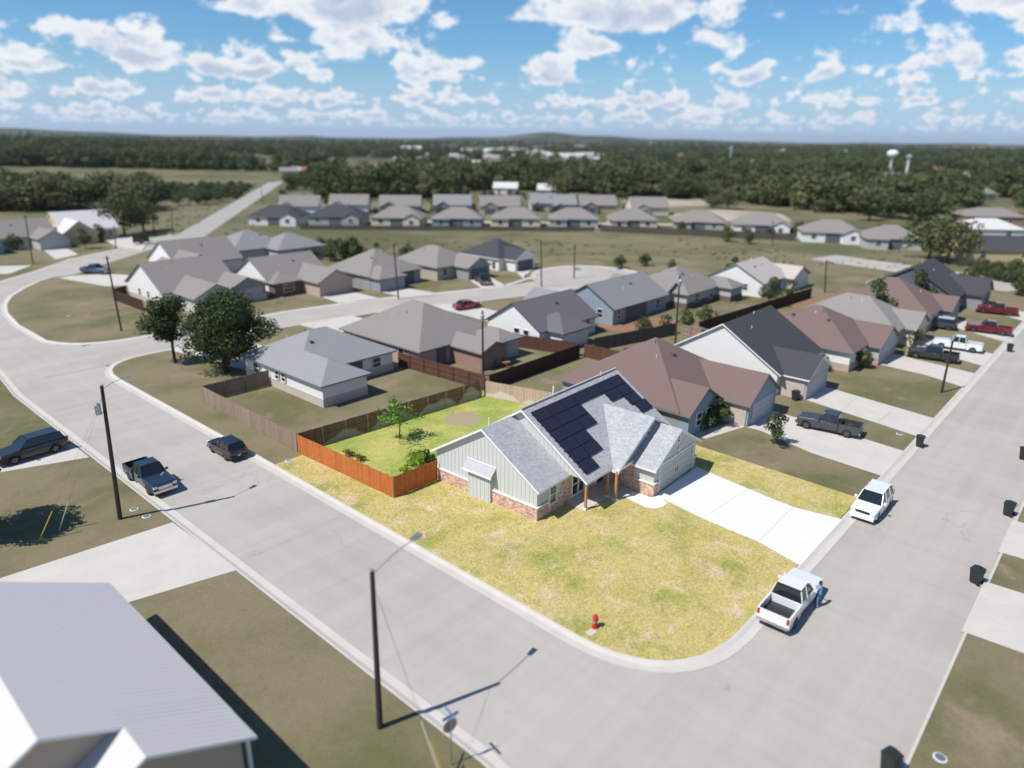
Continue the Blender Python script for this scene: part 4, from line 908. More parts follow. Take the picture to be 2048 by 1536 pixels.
misc_h = [(1985, 478, 17, 'white_metal', 'white', 'far house with shining white metal hip roof at the right edge', 'hip'), (2005, 522, 19, 'charcoal', 'yellow', 'far yellow brick house with long black roof at the right edge', 'gx'), (1990, 450, 19, 'warm', 'redbrick', 'far brown roofed house above the white metal roof', 'hip'),
          (660, 376, 20, 'white_metal', 'tan', 'low far house with white metal roof left of the round tree', 'gx'), (795, 378, 24, 'tile', 'redbrick', 'low far house with long rust roof behind the second row', 'gx'), (1010, 388, 12, 'white_metal', 'white', 'far white metal shed among the trees', 'gx'),
          (1095, 392, 10, 'white_metal', 'lightgrey', 'small pale far shed right of the metal one', 'gx'), (1060, 372, 16, 'warm', 'tan', 'far brown house half hidden by trees', 'hip'), (1685, 392, 16, 'tile', 'white', 'far house with red roof left of the tower', 'hip'),
          (1745, 388, 18, 'tile', 'tan', 'far house with long red roof behind oaks', 'gx'), (1915, 360, 18, 'white_metal', 'lightgrey', 'far pale barn in the right woods', 'gx'), (1865, 388, 16, 'tile', 'redbrick', 'far dull red house in the right woods', 'hip'),
          (490, 318, 20, 'tile', 'cream', 'far tan house among trees above the straight road', 'hip'), (245, 330, 40, 'warm', 'tan', 'long far brown barn on the left hillside', 'gx'), (660, 345, 14, 'warm', 'tan', 'far brown cottage near the dirt lot', 'hip'), (1480, 388, 12, 'white_metal', 'white', 'small white far shed among the right trees', 'gx'), (1480, 370, 11, 'white_metal', 'white', 'second white far shed higher in the right trees', 'gx')]
for px, py, wd, rf_, wl_, lb, kd in misc_h:
    g = G(px, py); nhouse(lb, (g.x, g.y), [(-wd/2, wd/2, 0, 11, kd, 3.0, .45)], rf_, wl_, rz=-HEAD+R(-4), vents=0, wins=[('-y', -wd/4, 0, 1.5, .9, 2.1), ('-y', wd/4, 0, 1.5, .9, 2.1)], group='scattered far houses among trees')
# lone houses scattered through the woods
random.seed(77); adj = ['white', 'cream', 'tan', 'brick', 'grey', 'yellow']; wk = {'white': 'white', 'cream': 'cream', 'tan': 'tan', 'brick': 'redbrick', 'grey': 'lightgrey', 'yellow': 'yellow'}; rfk = [('pale metal', 'white_metal'), ('taupe', 'warm'), ('rust', 'tile'), ('grey', 'midgrey')]
for i in range(44):
    px = random.uniform(560, 2040); py = random.uniform(300, 352) if px < 1340 else random.uniform(300, 400)
    if px < 1340 and abs(px-745) < 70: continue
    g = G(px, py); a_ = adj[i % 6]; rn, rk = rfk[(i*5+i//6) % 4]; wd = random.uniform(12, 24); g.z = terrain_z(g.x, g.y) if g.length > 450 else 0
    dd = 'behind the far rows' if px < 1340 and py > 330 else 'deep in the woods' if py < 330 else 'in the right woods'
    h_ = nhouse(f'{"long" if wd > 19 else "small" if wd < 15 else "plain"} {a_} house with {rn} roof {dd}, {["left", "left of centre", "middle", "right of centre", "right", "far right"][min(5, int((px-560)/250))]}', (g.x, g.y), [(-wd/2, wd/2, 0, 10, random.choice(['gx', 'hip']), 3.2, .45)], rk, wk[a_], rz=-HEAD+random.uniform(-.6, .6), vents=0, wins=[('-y', -wd/4, 0, 1.6, .9, 2.1), ('-y', wd/4, 0, 1.6, .9, 2.1)], group='lone houses scattered through the woods')
    h_.location.z = g.z
# pale sheds and stores of the town on the horizon
def spot_b(px): return ['at the far left', 'left', 'left of the middle', 'before the round hill', 'just right of the round hill', 'right of the hill', 'well to the right', 'at the far right'][max(0, min(7, int(px/256)))]
far_b = []
for i in range(46):
    px = random.choice([random.uniform(800, 1040), random.uniform(1050, 1210), random.uniform(1050, 1400), random.uniform(1400, 2048), random.uniform(1060, 1200)]); py = random.uniform(293, 318) if px < 1300 else random.uniform(289, 335)
    g = G(px, py); wd = random.uniform(9, 34) if px < 1210 else random.uniform(7, 16); far_b.append((g, wd, random.uniform(8, 16), random.uniform(3, 5.5)))
far_b += [(G(985, 303), 120, 40, 5.5), (G(1020, 301), 80, 40, 5), (G(820, 297), 50, 40, 5), (G(1130, 311), 60, 30, 4), (G(1900, 262+26), 34, 30, 6)]
for i, (g, wd, dp, ht) in enumerate(far_b):
    b = MB().box(-wd/2, wd/2, 0, dp, -2, ht); b.prism([(-wd/2-.3, -.3, ht), (-wd/2-.3, dp/2, ht+dp*.12), (-wd/2-.3, dp+.3, ht)][::-1], (wd+.6, 0, 0), 1)
    for k in range(max(1, int(wd/12))): b.box(-wd/2+3+k*12, -wd/2+7+k*12, -.15, -.01, 0, 3.4, 2)
    o = b.build('warehouse', [random.choice([WM['white'], WM['lightgrey'], WM['cream']]), RC['white_metal'], WM['darkgrey']]); o.location = (g.x, g.y, terrain_z(g.x, g.y)); o.rotation_euler.z = -HEAD+random.uniform(-.3, .3)
    tag(o, f'{"long" if wd > 45 else "mid sized" if wd > 22 else "tiny"} pale town building {spot_b(proj(g)[0])}, standing {"nearest" if g.length < 950 else "nearer" if g.length < 1300 else "farther" if g.length < 2000 else "farthest"}', 'building', 'pale buildings of the distant town')

# fences of the neighbours
fence('picket_fence', 'pale cedar picket fence of the grey roofed house, along the left street', [(XY(597, 890), (30.85, 71.4), 1), ((30.85, 71.4), (38.6, 71.3), 1)][::1] if False else [((30.7, 53.1), (30.9, 71.4), -1), ((30.9, 71.4), (38.6, 71.3), -1)], W_PALE, individual=True, postm=W_PALE)
fence('picket_fence', 'dull red wooden fence between the grey roofed and the pink brick house', [((54.2, 52.3), (53.3, 66.5), 1)], W_RED, individual=False, postm=W_RED)
fence('picket_fence', 'very dark wooden fence running behind the green house roof peak', [((54.6, 52.0), (71.8, 52.2), 1)], W_DARK, individual=False, postm=W_DARK)
fence('picket_fence', 'red brown fence below the white gabled house', [((68.6, 64.8), (69.2, 63.4), 1), ((69.2, 63.4), (72.2, 52.6), 1)], W_RED, individual=False, postm=W_RED)
fence('picket_fence', 'grey green weathered fence behind the brown roofed neighbour', [((75.5, 52.6), (90.5, 48.9), 1)], W_GREYF, individual=False, postm=W_DARK)
fence('picket_fence', 'red brown fence between the two nearest back yards right of the green house', [((72.4, 52.0), (72.8, 41.5), 1)], W_RED, individual=False, postm=W_RED)
fence('picket_fence', 'long dark red fence running toward the sand coloured metal roof', [((93.5, 46.8), (131, 44.2), 1)], W_DARK, individual=False, postm=W_DARK)
fence('picket_fence', 'pale fence behind the dark roofed house', [((91.5, 46.6), (89.5, 41.5), 1), ((89.4, 41.5), (90.5, 48), 1)], W_PALE, individual=False, postm=W_PALE)
fence('picket_fence', 'dark fence at the left side of the white house in the street bend', [((46.4, 132), (43.5, 130), 1), ((43.5, 130), (43.6, 118), 1)], W_DARK, individual=False, postm=W_DARK)
fence('picket_fence', 'long low dark fence along the field below the far front row', [(XY(1200, 462), XY(1590, 480), 1)], W_GREYF, individual=False, postm=W_GREYF)
fence('picket_fence', 'low dark fence along the field below the left far houses', [(XY(600, 458), XY(1190, 462), 1)], W_GREYF, individual=False, postm=W_GREYF, h=1.2)

# neighbours' driveways and walks, a hand's breadth above the lawns
def drive(name, px, z=0.02, m_=CONC_N, world=False):
    pts = px if world else [XY(*p) for p in px]
    if len(pts) == 4 and name == 'driveway': return slab_set(name, grid_slabs(*pts, 2, 3), m_, z)
    if area2(pts) < 0: pts = pts[::-1]
    return struct(name, MB().prism([(x, y, -.12) for x, y in pts], (0, 0, .12+z)), m_)
drive('driveway', [(62.0, 12.75), (68.9, 12.75), (70.6, 26.0), (64.6, 26.0), (64.4, 24.5), (62.6, 19)], world=True)
drive('front_walk', [(58.9, 28.85), (58.9, 27.6), (64.3, 26.2), (64.7, 22.7), (65.9, 23), (65.6, 27.2), (60.3, 28.85)], z=.026, world=True)
drive('driveway', [(73.6, 12.75), (80.0, 12.75), (82.4, 24.7), (76.4, 24.7)], world=True)
drive('driveway', [(93.5, 12.75), (100.4, 12.75), (102.5, 22.8), (96.2, 22.8), (95.4, 17)], world=True)
drive('driveway', [(104.8, 12.75), (112, 12.75), (114.8, 21.9), (108.6, 21.9)], world=True)
drive('driveway', [(120.5, 12.75), (127.5, 12.75), (131.2, 21.0), (125.5, 21)], world=True)
drive('driveway', [(137.5, 12.75), (144.5, 12.75), (148.8, 19.6), (142.6, 19.6)], world=True)
for a, b in ((43.4, 50.1), (54.9, 60.8), (73, 80), (92, 99), (118, 125)): drive('driveway', [(a, 3.25), (a+.8, -9), (b+.8, -9), (b, 3.25)], world=True)
drive('driveway', [XY(345, 1045), XY(475, 1140), XY(250, 1207), (9.9, 30), (4, 30), (-4, 46), XY(0, 1157)], world=True)
drive('driveway', [(17.65, 65.4), (17.65, 71.6), (4, 71.5), (4, 66.5), XY(0, 945)], world=True)
drive('driveway', [(36.8, 93.8), (46.5, 93.8), (46.0, 78), (39.5, 78)], world=True)
drive('driveway', [(56, 92.9), (65, 91.9), (65, 78.5), (57, 78.5)], world=True)
drive('driveway', [(78, 88.6), (83.5, 86.6), (83, 68), (77, 68)], world=True)
drive('driveway', [(98, 81.2), (105, 79.5), (103, 69), (97, 69)], world=True)
drive('driveway', [(68.8, 101.0), (76, 98.9), (76, 107.2), (69.6, 107.2)], world=True)
drive('driveway', [(79.6, 98.0), (86, 95.5), (84.9, 102.8), (79.3, 102.8)], world=True)
drive('driveway', [(95.0, 92.7), (100, 91.0), (104.4, 99.6), (98.8, 99.6)], world=True)
drive('driveway', [(106.8, 92), (110, 95), (118.4, 99.4), (112.4, 99.4)], world=True)
drive('driveway', [XY(140, 552), XY(118, 556), (47, 143), (52, 140), (56, 148), (52, 156)], world=True)
drive('driveway', [(38.4, 169.5), (44.5, 177.5), (35, 184), (28, 176)], world=True)
drive('driveway', [(50.5, 182.5), (56.5, 186.5), (58, 199), (53, 199)], world=True)
drive('driveway', [(35.5, 165), (30, 158), (18, 166), (24, 173)], world=True)
drive('driveway', [XY(238, 496), XY(285, 500), XY(300, 480), XY(250, 472), XY(215, 468), XY(205, 478)], world=True, z=.03)

# ---------------------------------------------------------------- vehicles
TYRE = mat('tyre_rubber', (.02, .02, .021), .8); RIM = mat('alloy_rim', (.42, .43, .45), .3, metal=.8)
CHROME = mat('chrome', (.6, .6, .62), .15, metal=1); LAMPW = mat('headlamp_glass', (.75, .78, .8), .1); LAMPR = mat('tail_lamp', (.35, .01, .012), .25)
CARG = mat('car_glass', (.012, .015, .018), .05, spec=.8)
def paint(nm, c): return mat(nm, c, .28, coat=.7, metal=.1)
PAINT = dict(white=paint('white_paint', (.75, .75, .74)), black=paint('black_paint', (.012, .013, .016)), navy=paint('navy_paint', (.018, .03, .05)), grey=paint('graphite_paint', (.045, .048, .052)), red=paint('dark_red_paint', (.14, .012, .014)), bright=paint('red_paint', (.28, .022, .022)), blue=paint('blue_grey_paint', (.05, .08, .13)))
def inset(poly, d): return offset(poly, -d) if area2(poly) > 0 else offset(poly[::-1], -d)[::-1]
def side_solid(mb, outline, w, bev=.07, mi=0, taper=None, tumble=0.0, zlo=0, zhi=1):
    """closed body from a side outline (x,z) with bevelled flanks"""
    o = outline if area2(outline) > 0 else outline[::-1]; ins = inset(o, bev); b = len(mb.v); n = len(o)
    xs = [p[0] for p in o]; xm, xM = min(xs), max(xs)
    def yw(x, z, k):
        e = min(x-xm, xM-x); t = 0 if taper is None else taper*max(0, 1-e/.7)**2
        return k-t-tumble*max(0, z-zlo)
    for sgn, pl, kk in ((-1, ins, w), (-1, o, w-bev), (1, o, w-bev), (1, ins, w)):
        for x, z in pl: mb.v.append((x, sgn*yw(x, z, kk), z))
    mb.f.append(tuple(b+i for i in range(n))); mb.m.append(mi)
    for L in range(3):
        for i in range(n):
            j = (i+1) % n; mb.f.append((b+L*n+i, b+(L+1)*n+i, b+(L+1)*n+j, b+L*n+j)); mb.m.append(mi)
    mb.f.append(tuple(b+3*n+i for i in reversed(range(n)))); mb.m.append(mi)
_tyre = MB().lathe([(.2, -.11), (.34, -.11), (.375, -.08), (.375, .08), (.34, .11), (.2, .11)], n=20).mesh('tyre', TYRE, True)
rm = MB().lathe([(.06, -.09), (.21, -.085), (.22, .085), (.06, .07)], n=20)
for k in range(5):
    a_ = k*2*math.pi/5; rm.prism([(math.cos(a_-.16)*.05, math.sin(a_-.16)*.05, -.1), (math.cos(a_-.12)*.21, math.sin(a_-.12)*.21, -.1), (math.cos(a_+.12)*.21, math.sin(a_+.12)*.21, -.1), (math.cos(a_+.16)*.05, math.sin(a_+.16)*.05, -.1)], (0, 0, -.012))
_rim = rm.mesh('rim', RIM)
def vehicle(name, label, cat, loc, rz, color, kind='suv', group=None, roof=None):
    t = thing(name, label, cat, loc, rz, group); P = PAINT[color]
    if kind == 'pickup': L2, w, wb, hood, belt, top = 2.93, 1.0, 1.86, 1.12, 1.18, 1.92
    elif kind == 'suv': L2, w, wb, hood, belt, top = 2.42, .95, 1.42, 1.02, 1.08, 1.74
    else: L2, w, wb, hood, belt, top = 2.35, .91, 1.38, .86, .93, 1.45
    wr = .375 if kind == 'pickup' else .345; zb = .36 if kind == 'pickup' else .27
    def arch(cx, r=.46, n=7): return [(cx+r*math.cos(math.pi*(1-i/(n-1))), zb+.0+max(0, r*math.sin(math.pi*i/(n-1)))) for i in range(n)]
    b = MB()
    if kind == 'pickup':
        ol = [(-1.02, zb)]+[(q[0], q[1]+.0) for q in []]+[(wb-.46, zb)]+arch(wb)[1:-1]+[(wb+.46, zb), (L2-.04, zb+.02), (L2, .62), (L2-.02, .98), (L2-.22, 1.08), (1.15, hood+.08), (1.0, belt), (-1.02, belt)]
        side_solid(b, ol, w, .06, taper=.12)
        bo = b.build('body', P, t)
        bd = MB(); wall = [(-L2, zb+.1)]+[(-wb-.46, zb)]+arch(-wb)[1:-1]+[(-wb+.46, zb), (-1.04, zb), (-1.04, 1.22), (-L2, 1.20)]
        for sg in (-1, 1):
            o_ = wall if area2(wall) > 0 else wall[::-1]; y0, y1 = sorted((sg*(w-.02), sg*(w-.13)))
            pts = [(x, y1, z) for x, z in o_]; bd.prism(pts, (0, y0-y1, 0))
        bd.box(-L2+.06, -1.06, -w+.13, w-.13, .62, .70).box(-1.12, -1.06, -w+.13, w-.13, .7, 1.21)
        bd = bd.build('bed', P, t)
        tg = MB().box(-L2-.02, -L2+.05, -w+.13, w-.13, .60, 1.20).box(-L2-.03, -L2-.019, -.13, .13, .92, .98).build('tailgate', P, t)
        MB().box(-L2+.06, -1.13, -w+.135, w-.135, .701, .712).build('bed_liner', BLACK, t)
        gh = [(1.02, belt-.01), (.42, top-.07), (.25, top), (-.72, top), (-.86, top-.07), (-1.0, belt-.01)]
        rx0, rx1 = -.76, .34; pill = [(.98, .42), (-.12, -.12), (-.94, -.84)]
    else:
        ol = [(-L2+.02, zb+.12), (-wb-.44, zb)]+arch(-wb, .43)[1:-1]+[(-wb+.44, zb), (wb-.44, zb)]+arch(wb, .43)[1:-1]+[(wb+.44, zb), (L2-.03, zb+.08), (L2, .6), (L2-.06, hood-.22), (L2-.28, hood-.08), (1.05, hood+.04), (.85, belt), (-L2+.08, belt+.02), (-L2, belt-.2)]
        side_solid(b, ol, w, .06, taper=.14); b.build('body', P, t)
        if kind == 'suv': gh = [(.98, belt-.01), (.30, top-.06), (.1, top), (-1.75, top-.03), (-1.95, top-.10), (-L2+.12, belt)]; rx0, rx1 = -1.9, .2; pill = [(.92, .30), (-.25, -.25), (-1.25, -1.25), (-L2+.2, -1.95)]
        else: gh = [(1.05, belt-.01), (.35, top-.05), (.15, top), (-.95, top-.02), (-1.1, top-.06), (-1.85, belt)]; rx0, rx1 = -1.05, .25; pill = [(1.0, .35), (-.3, -.3), (-1.75, -1.1)]
    g_ = MB(); side_solid(g_, gh, w-.07, .05, tumble=.26, zlo=belt); g_.build('window', CARG, t)
    yt = w-.07-.26*(top-belt)
    RB = MB(); RB.prism([(rx0, -yt+.02, top-.03), (rx1, -yt+.02, top-.045), (rx1, yt-.02, top-.045), (rx0, yt-.02, top-.03)], (0, 0, .05)); RB.build('roof', P if roof is None else roof, t)
    pm = MB()
    for (xa, xb) in pill:
        for sg in (-1, 1):
            pm.tube((xa, sg*(w-.065), belt), (xb, sg*(yt+.005), top-.03), .042, n=6)
    pm.build('pillars', P, t, kind='stuff')
    for wx in (-wb, wb):
        for sg in (-1, 1):
            wh = bpy.data.objects.new('wheel', None); COL.objects.link(wh); wh.parent = t; wh.location = (wx, sg*(w-.12), wr); wh.rotation_euler = (math.pi/2*(1 if sg > 0 else -1), 0, 0); wh.scale = (wr/.375,)*3
            put('tyre', _tyre, wh); put('rim', _rim, wh)
    z = .78 if kind != 'sedan' else .64
    for sg in (-1, 1):
        MB().box(L2-.16, L2+.012, sg*(w-.24)-.15, sg*(w-.24)+.15, z, z+.17).build('headlight', LAMPW, t)
        zt = z+.08; MB().box(-L2-.025, -L2+.10, sg*(w-.13)-.075, sg*(w-.13)+.075, zt-.06, zt+.30).build('tail_light', LAMPR, t)
        mx = .78 if kind == 'pickup' else .72
        MB().box(mx-.05, mx+.07, sg*(w+.10)-.10, sg*(w+.10)+.10, belt+.02, belt+.20).build('wing_mirror', P, t)
        MB().box(-.28, -.12, sg*(w+.003)-.008, sg*(w+.003)+.008, belt-.17, belt-.13).build('door_handle', CHROME if kind == 'pickup' else P, t)
    MB().box(L2-.05, L2+.02, -w+.46, w-.46, z-.02 if kind != 'pickup' else z-.14, z+.13).build('grille', BLACK if color == 'white' else CHROME, t)
    MB().box(L2-.10, L2+.09, -w+.10, w-.10, zb+.04, zb+.26).build('bumper', CHROME if kind == 'pickup' else P, t)
    MB().box(-L2-.10, -L2+.06, -w+.08, w-.08, zb+.08, zb+.27).build('bumper', CHROME if kind == 'pickup' else BLACK, t)
    MB().box(-L2-.108, -L2-.101, -.15, .15, zb+.30, zb+.40).build('number_plate', WHITE_T, t)
    MB().box(-L2+.3, L2-.3, -w+.22, w-.22, .22, zb+.1).build('underbody', BLACK, t)
    return t
PARK = -0.085
vehicle('suv', 'black suv parked on the concrete drive at the left edge', 'suv', (14.4, 69.4, .03), R(184), 'black', 'suv').scale = (1.12, 1.06, 1.06)
vehicle('pickup_truck', 'dark blue pickup parked at the kerb behind the left utility pole', 'pickup', (19.3, 56.6, PARK), R(-90), 'navy', 'pickup')
vehicle('hatchback', 'small black hatchback parked along the grass beside the pale fence', 'car', (26.4, 57.6, PARK), R(90), 'black', 'suv').scale = (.88, .94, .9)
vehicle('suv', 'white suv parked facing the viewer beside the green house driveway end', 'suv', (55.2, 11.7, PARK), R(180), 'white', 'suv')
vehicle('pickup_truck', 'white pickup truck with a person standing at its driver door', 'pickup', (38.9, 11.6, PARK), R(1), 'white', 'pickup')
vehicle('pickup_truck', 'dark grey pickup on the driveway of the brown roofed neighbour', 'pickup', (69.1, 19.8, .03), R(97), 'grey', 'pickup')
vehicle('pickup_truck', 'black pickup parked in front of the white pickup on the next drives', 'pickup', (103.4, 18.3, .03), R(97), 'black', 'pickup')
vehicle('pickup_truck', 'white pickup parked on the drive beside the black one', 'pickup', (111.1, 17.0, .03), R(97), 'white', 'pickup')
vehicle('pickup_truck', 'dark red pickup parked nearest the right street end', 'pickup', (124.6, 15.6, .03), R(98), 'red', 'pickup')
vehicle('suv', 'dark suv with white roof behind the dark red pickup', 'suv', (122.6, 21.8, .03), R(98), 'grey', 'suv', roof=PAINT['white'])
vehicle('pickup_truck', 'far dark red pickup before the last dark house', 'pickup', (140.2, 17.0, .03), R(100), 'red', 'pickup')
vehicle('sedan', 'bright red car parked on the back street beside the white gabled house', 'car', (81.2, 82.5, .03), R(-10), 'bright', 'sedan')
vehicle('pickup_truck', 'black pickup in the drive by the bright green lawn', 'pickup', (98.6, 95.8, .03), R(60), 'grey', 'pickup')
vehicle('pickup_truck', 'dark blue grey truck beside the dark fence in the street bend', 'pickup', (50.5, 158.0, .03), R(-60), 'blue', 'pickup')
tr = thing('cargo_trailer', 'small black cargo trailer standing on pale concrete by the far pole', 'trailer', tuple(G(283, 488)), R(-20))
MB().box(-1.9, 1.9, -1.05, 1.05, .55, 2.5).build('box_body', PAINT['black'], tr); MB().box(1.9, 2.9, -.06, .06, .45, .55).build('tow_bar', BLACK, tr)
for sg in (-1, 1): put('wheel', _tyre, tr, loc=(0, sg*1.0, .375), rot=(math.pi/2, 0, 0))

# ---------------------------------------------------------------- the person at the truck door
def person():
    t = thing('person', 'person in a light blue shirt and jeans standing at the white pickup door', 'person', (40.1, 10.32, PARK), R(82))
    J = {'pelvis': (0, 0, .93, .135, .11), 'waist': (.01, 0, 1.10, .125, .10), 'chest': (.05, 0, 1.33, .155, .115), 'neck': (.08, 0, 1.50, .055, .055), 'chin': (.10, 0, 1.585, .06, .07), 'head': (.10, 0, 1.68, .082, .098), 'crown': (.095, 0, 1.745, .07, .08),
         'hl': (0, .10, .90, .10, .10), 'kl': (.04, .12, .50, .068, .068), 'al': (-.02, .13, .10, .045, .045), 'tl': (.14, .14, .045, .04, .035), 'hr': (0, -.10, .90, .10, .10), 'kr': (.02, -.12, .50, .068, .068), 'ar': (-.06, -.13, .10, .045, .045), 'tr': (.10, -.15, .045, .04, .035),
         'sl': (.05, .19, 1.42, .062, .06), 'el': (.14, .25, 1.15, .045, .045), 'wl': (.36, .18, 1.10, .03, .03), 'sr': (.05, -.19, 1.42, .062, .06), 'er': (.12, -.26, 1.14, .045, .045), 'wr': (.33, -.22, 1.20, .03, .03)}
    E_ = [('pelvis', 'waist'), ('waist', 'chest'), ('chest', 'neck'), ('neck', 'chin'), ('chin', 'head'), ('head', 'crown'), ('pelvis', 'hl'), ('hl', 'kl'), ('kl', 'al'), ('al', 'tl'), ('pelvis', 'hr'), ('hr', 'kr'), ('kr', 'ar'), ('ar', 'tr'), ('chest', 'sl'), ('sl', 'el'), ('el', 'wl'), ('chest', 'sr'), ('sr', 'er'), ('er', 'wr')]
    for sd, sg in (('l', 1), ('r', -1)):
        w_ = Vector(J['w'+sd][:3]); d = (w_-Vector(J['e'+sd][:3])).normalized(); up = Vector((0, 0, 1)); s_ = d.cross(up).normalized()
        pc = w_+d*.055; J['p'+sd] = (*pc, .028, .02); E_.append(('w'+sd, 'p'+sd))
        for k, (o_, ln) in enumerate(((-.03, .055), (-.010, .065), (.012, .06), (.032, .05))):
            b0 = pc+d*.035+s_*o_; b1 = b0+d*ln-up*.012; J[f'f{sd}{k}'] = (*b0, .009, .009); J[f'g{sd}{k}'] = (*b1, .008, .008); E_ += [('p'+sd, f'f{sd}{k}'), (f'f{sd}{k}', f'g{sd}{k}')]
        b0 = pc+s_*(-.045*sg)+d*.0; J['t'+sd+'h'] = (*(b0+d*.03), .009, .009); E_.append(('p'+sd, 't'+sd+'h'))
    names = list(J); me = bpy.data.meshes.new('body'); me.from_pydata([J[n][:3] for n in names], [(names.index(a), names.index(b)) for a, b in E_], [])
    SK = mat('skin', (.42, .24, .16), .6); SH = mat('blue_shirt', (.16, .30, .50), .8, var=.1, vscale=6); JN = mat('blue_jeans', (.10, .17, .28), .85, var=.15, vscale=8); SHOE = mat('shoe_leather', (.05, .04, .035), .6)
    o = bpy.data.objects.new('body', me); COL.objects.link(o)
    md = o.modifiers.new('s', 'SKIN'); md.use_smooth_shade = True
    for i, n in enumerate(names): me.skin_vertices[0].data[i].radius = J[n][3:5]
    me.skin_vertices[0].data[0].use_root = True
    sb = o.modifiers.new('u', 'SUBSURF'); sb.levels = 1; sb.render_levels = 1
    dg = bpy.context.evaluated_depsgraph_get(); m2 = bpy.data.meshes.new_from_object(o.evaluated_get(dg)); o.modifiers.clear(); o.data = m2; m2.materials.clear()
    for mm in (SK, SH, JN, SHOE): m2.materials.append(mm)
    for p in m2.polygons:
        c = p.center; p.use_smooth = True
        arm = abs(c.y) > .15 and c.z > 1.0 and c.x > .16
        p.material_index = 3 if c.z < .10 else 2 if c.z < .98 else 0 if (c.z > 1.50 or arm) else 1
    o.parent = t
    hr = MB().lathe([(.03, .145), (.075, .12), (.098, .06), (.10, .0), (.092, -.06), (.07, -.09)], (.085, 0, 1.665), 14); hr.build('hair', mat('dark_hair', (.03, .022, .016), .7), t, smooth=True)
    fb = MB().box(.17, .20, -.012, .012, 1.635, 1.675).box(.183, .189, -.042, -.018, 1.68, 1.69).box(.183, .189, .018, .042, 1.68, 1.69); fb.build('nose', SK, t)
    for sg in (-1, 1): MB().box(.182, .187, sg*.03-.011, sg*.03+.011, 1.679, 1.69).build('eye', BLACK, t)
    MB().box(.172, .18, -.025, .025, 1.60, 1.608).build('mouth', mat('lip', (.3, .12, .1), .6), t)
    return t
person()

# ---------------------------------------------------------------- bins, hydrant, signs, poles
BINM = mat('bin_plastic', (.018, .024, .02), .5)
def bin_(label, loc, rz, group='wheeled bins along the right street'):
    t = thing('wheeled_bin', label, 'wheeled bin', loc, rz, group)
    b = MB(); pts0 = [(-.26, -.25), (.26, -.25), (.26, .25), (-.26, .25)]; pts1 = [(-.33, -.31), (.36, -.31), (.36, .31), (-.33, .31)]; b.v += [(x, y, .08) for x, y in pts0]+[(x, y, 1.0) for x, y in pts1]
    for f in ((3,2,1,0),(4,5,6,7),(0,1,5,4),(1,2,6,5),(2,3,7,6),(3,0,4,7)): b.f.append(f); b.m.append(0)
    b.build('body', BINM, t)
    MB().prism([(-.36, -.33, 1.0), (.40, -.33, 1.0), (.38, -.33, 1.05), (.1, -.33, 1.13), (-.3, -.33, 1.08)], (0, .66, 0)).build('lid', BINM, t)
    MB().tube((-.42, -.26, .98), (-.42, .26, .98), .02, n=8).build('handle', BINM, t)
    for sg in (-1, 1): MB().tube((-.27, sg*.25, .12), (-.27, sg*.31, .12), .12, n=14).build('wheel', TYRE, t)
    return t
for px, py, lb in ((1838, 893, 'black wheeled bin standing between the two driveways across from the white suv'), (2045, 918, 'black wheeled bin cut by the right edge, highest of those over the road'), (2015, 1030, 'dark wheeled bin at the far kerb right of the white suv'), (1950, 1165, 'black wheeled bin at the far kerb, right of the white pickup'), (2018, 703, 'small far bin at the kerb below the red pickup'), (1777, 1543, 'black wheeled bin cut off at the bottom edge'), (1590, 800, 'black bin against the brick wall of the dark roofed house')):
    g = G(px, py, -.09 if py not in (800,) else .02); bin_(lb, (g.x, g.y, g.z), R(random.uniform(60, 110)))
g = G(1190, 1254, LZ); hy = thing('fire_hydrant', 'red fire hydrant on the yellow grass near the street corner', 'fire hydrant', tuple(g), R(20)); hy.scale = (1.22, 1.22, 1.22); HR = mat('hydrant_red', (.50, .02, .03), .4, var=.1, vscale=4); HS = mat('hydrant_cap_silver', (.5, .42, .42), .4, metal=.5)
MB().lathe([(.17, 0), (.17, .04), (.115, .05), (.11, .45), (.14, .46), (.14, .5), (.11, .52)], n=18).build('barrel', HR, hy, smooth=False)
MB().lathe([(.135, .52), (.135, .56), (.12, .62), (.08, .67), (.03, .69), (.03, .74)], n=18).build('bonnet', HR, hy)
for a_, r_ in ((0, .05), (math.pi, .05), (-math.pi/2, .075)):
    d = Vector((math.cos(a_), math.sin(a_), 0)); MB().tube(d*.09+Vector((0, 0, .36)), d*.19+Vector((0, 0, .36)), r_, n=12).build('outlet_cap', HS, hy)
g = G(1182, 1265, 0); o = MB().prism([(-.28, -.2, 0), (.26, -.24, 0), (.3, .2, 0), (-.24, .24, 0)], (0, 0, .03)).build('concrete_pad', CONC); o.location = (g.x, g.y, 0); tag(o, 'small pale concrete valve pad in the grass beside the red hydrant', 'concrete pad')
for px, py, lb, cc in ((577, 921, 'white and blue meter lid in the grass left of the orange fence', 'blue'), (268, 1019, 'round white meter lid nearer the left utility pole', 'w'), (293, 1033, 'round white meter lid nearer the left street corner of the drive', 'w'), (1799, 868, 'white meter lid in the strip between two driveways', 'w'), (1545+335, 1516, 'white meter lid in the bottom right lawn', 'w'), (137, 632, 'small pale meter lid in the lawn of the street bend', 'w')):
    g = G(px, py, 0); t_ = thing('meter_lid', lb, 'meter lid', tuple(g), R(48)); MB().lathe([(.30, 0), (.30, .03), (.27, .04)], n=18).build('rim', STONE, t_); MB().lathe([(.24, .035), (.24, .05)], n=18).build('cover', mat('blue_lid', (.08, .25, .55), .5) if cc == 'blue' else ALU, t_)
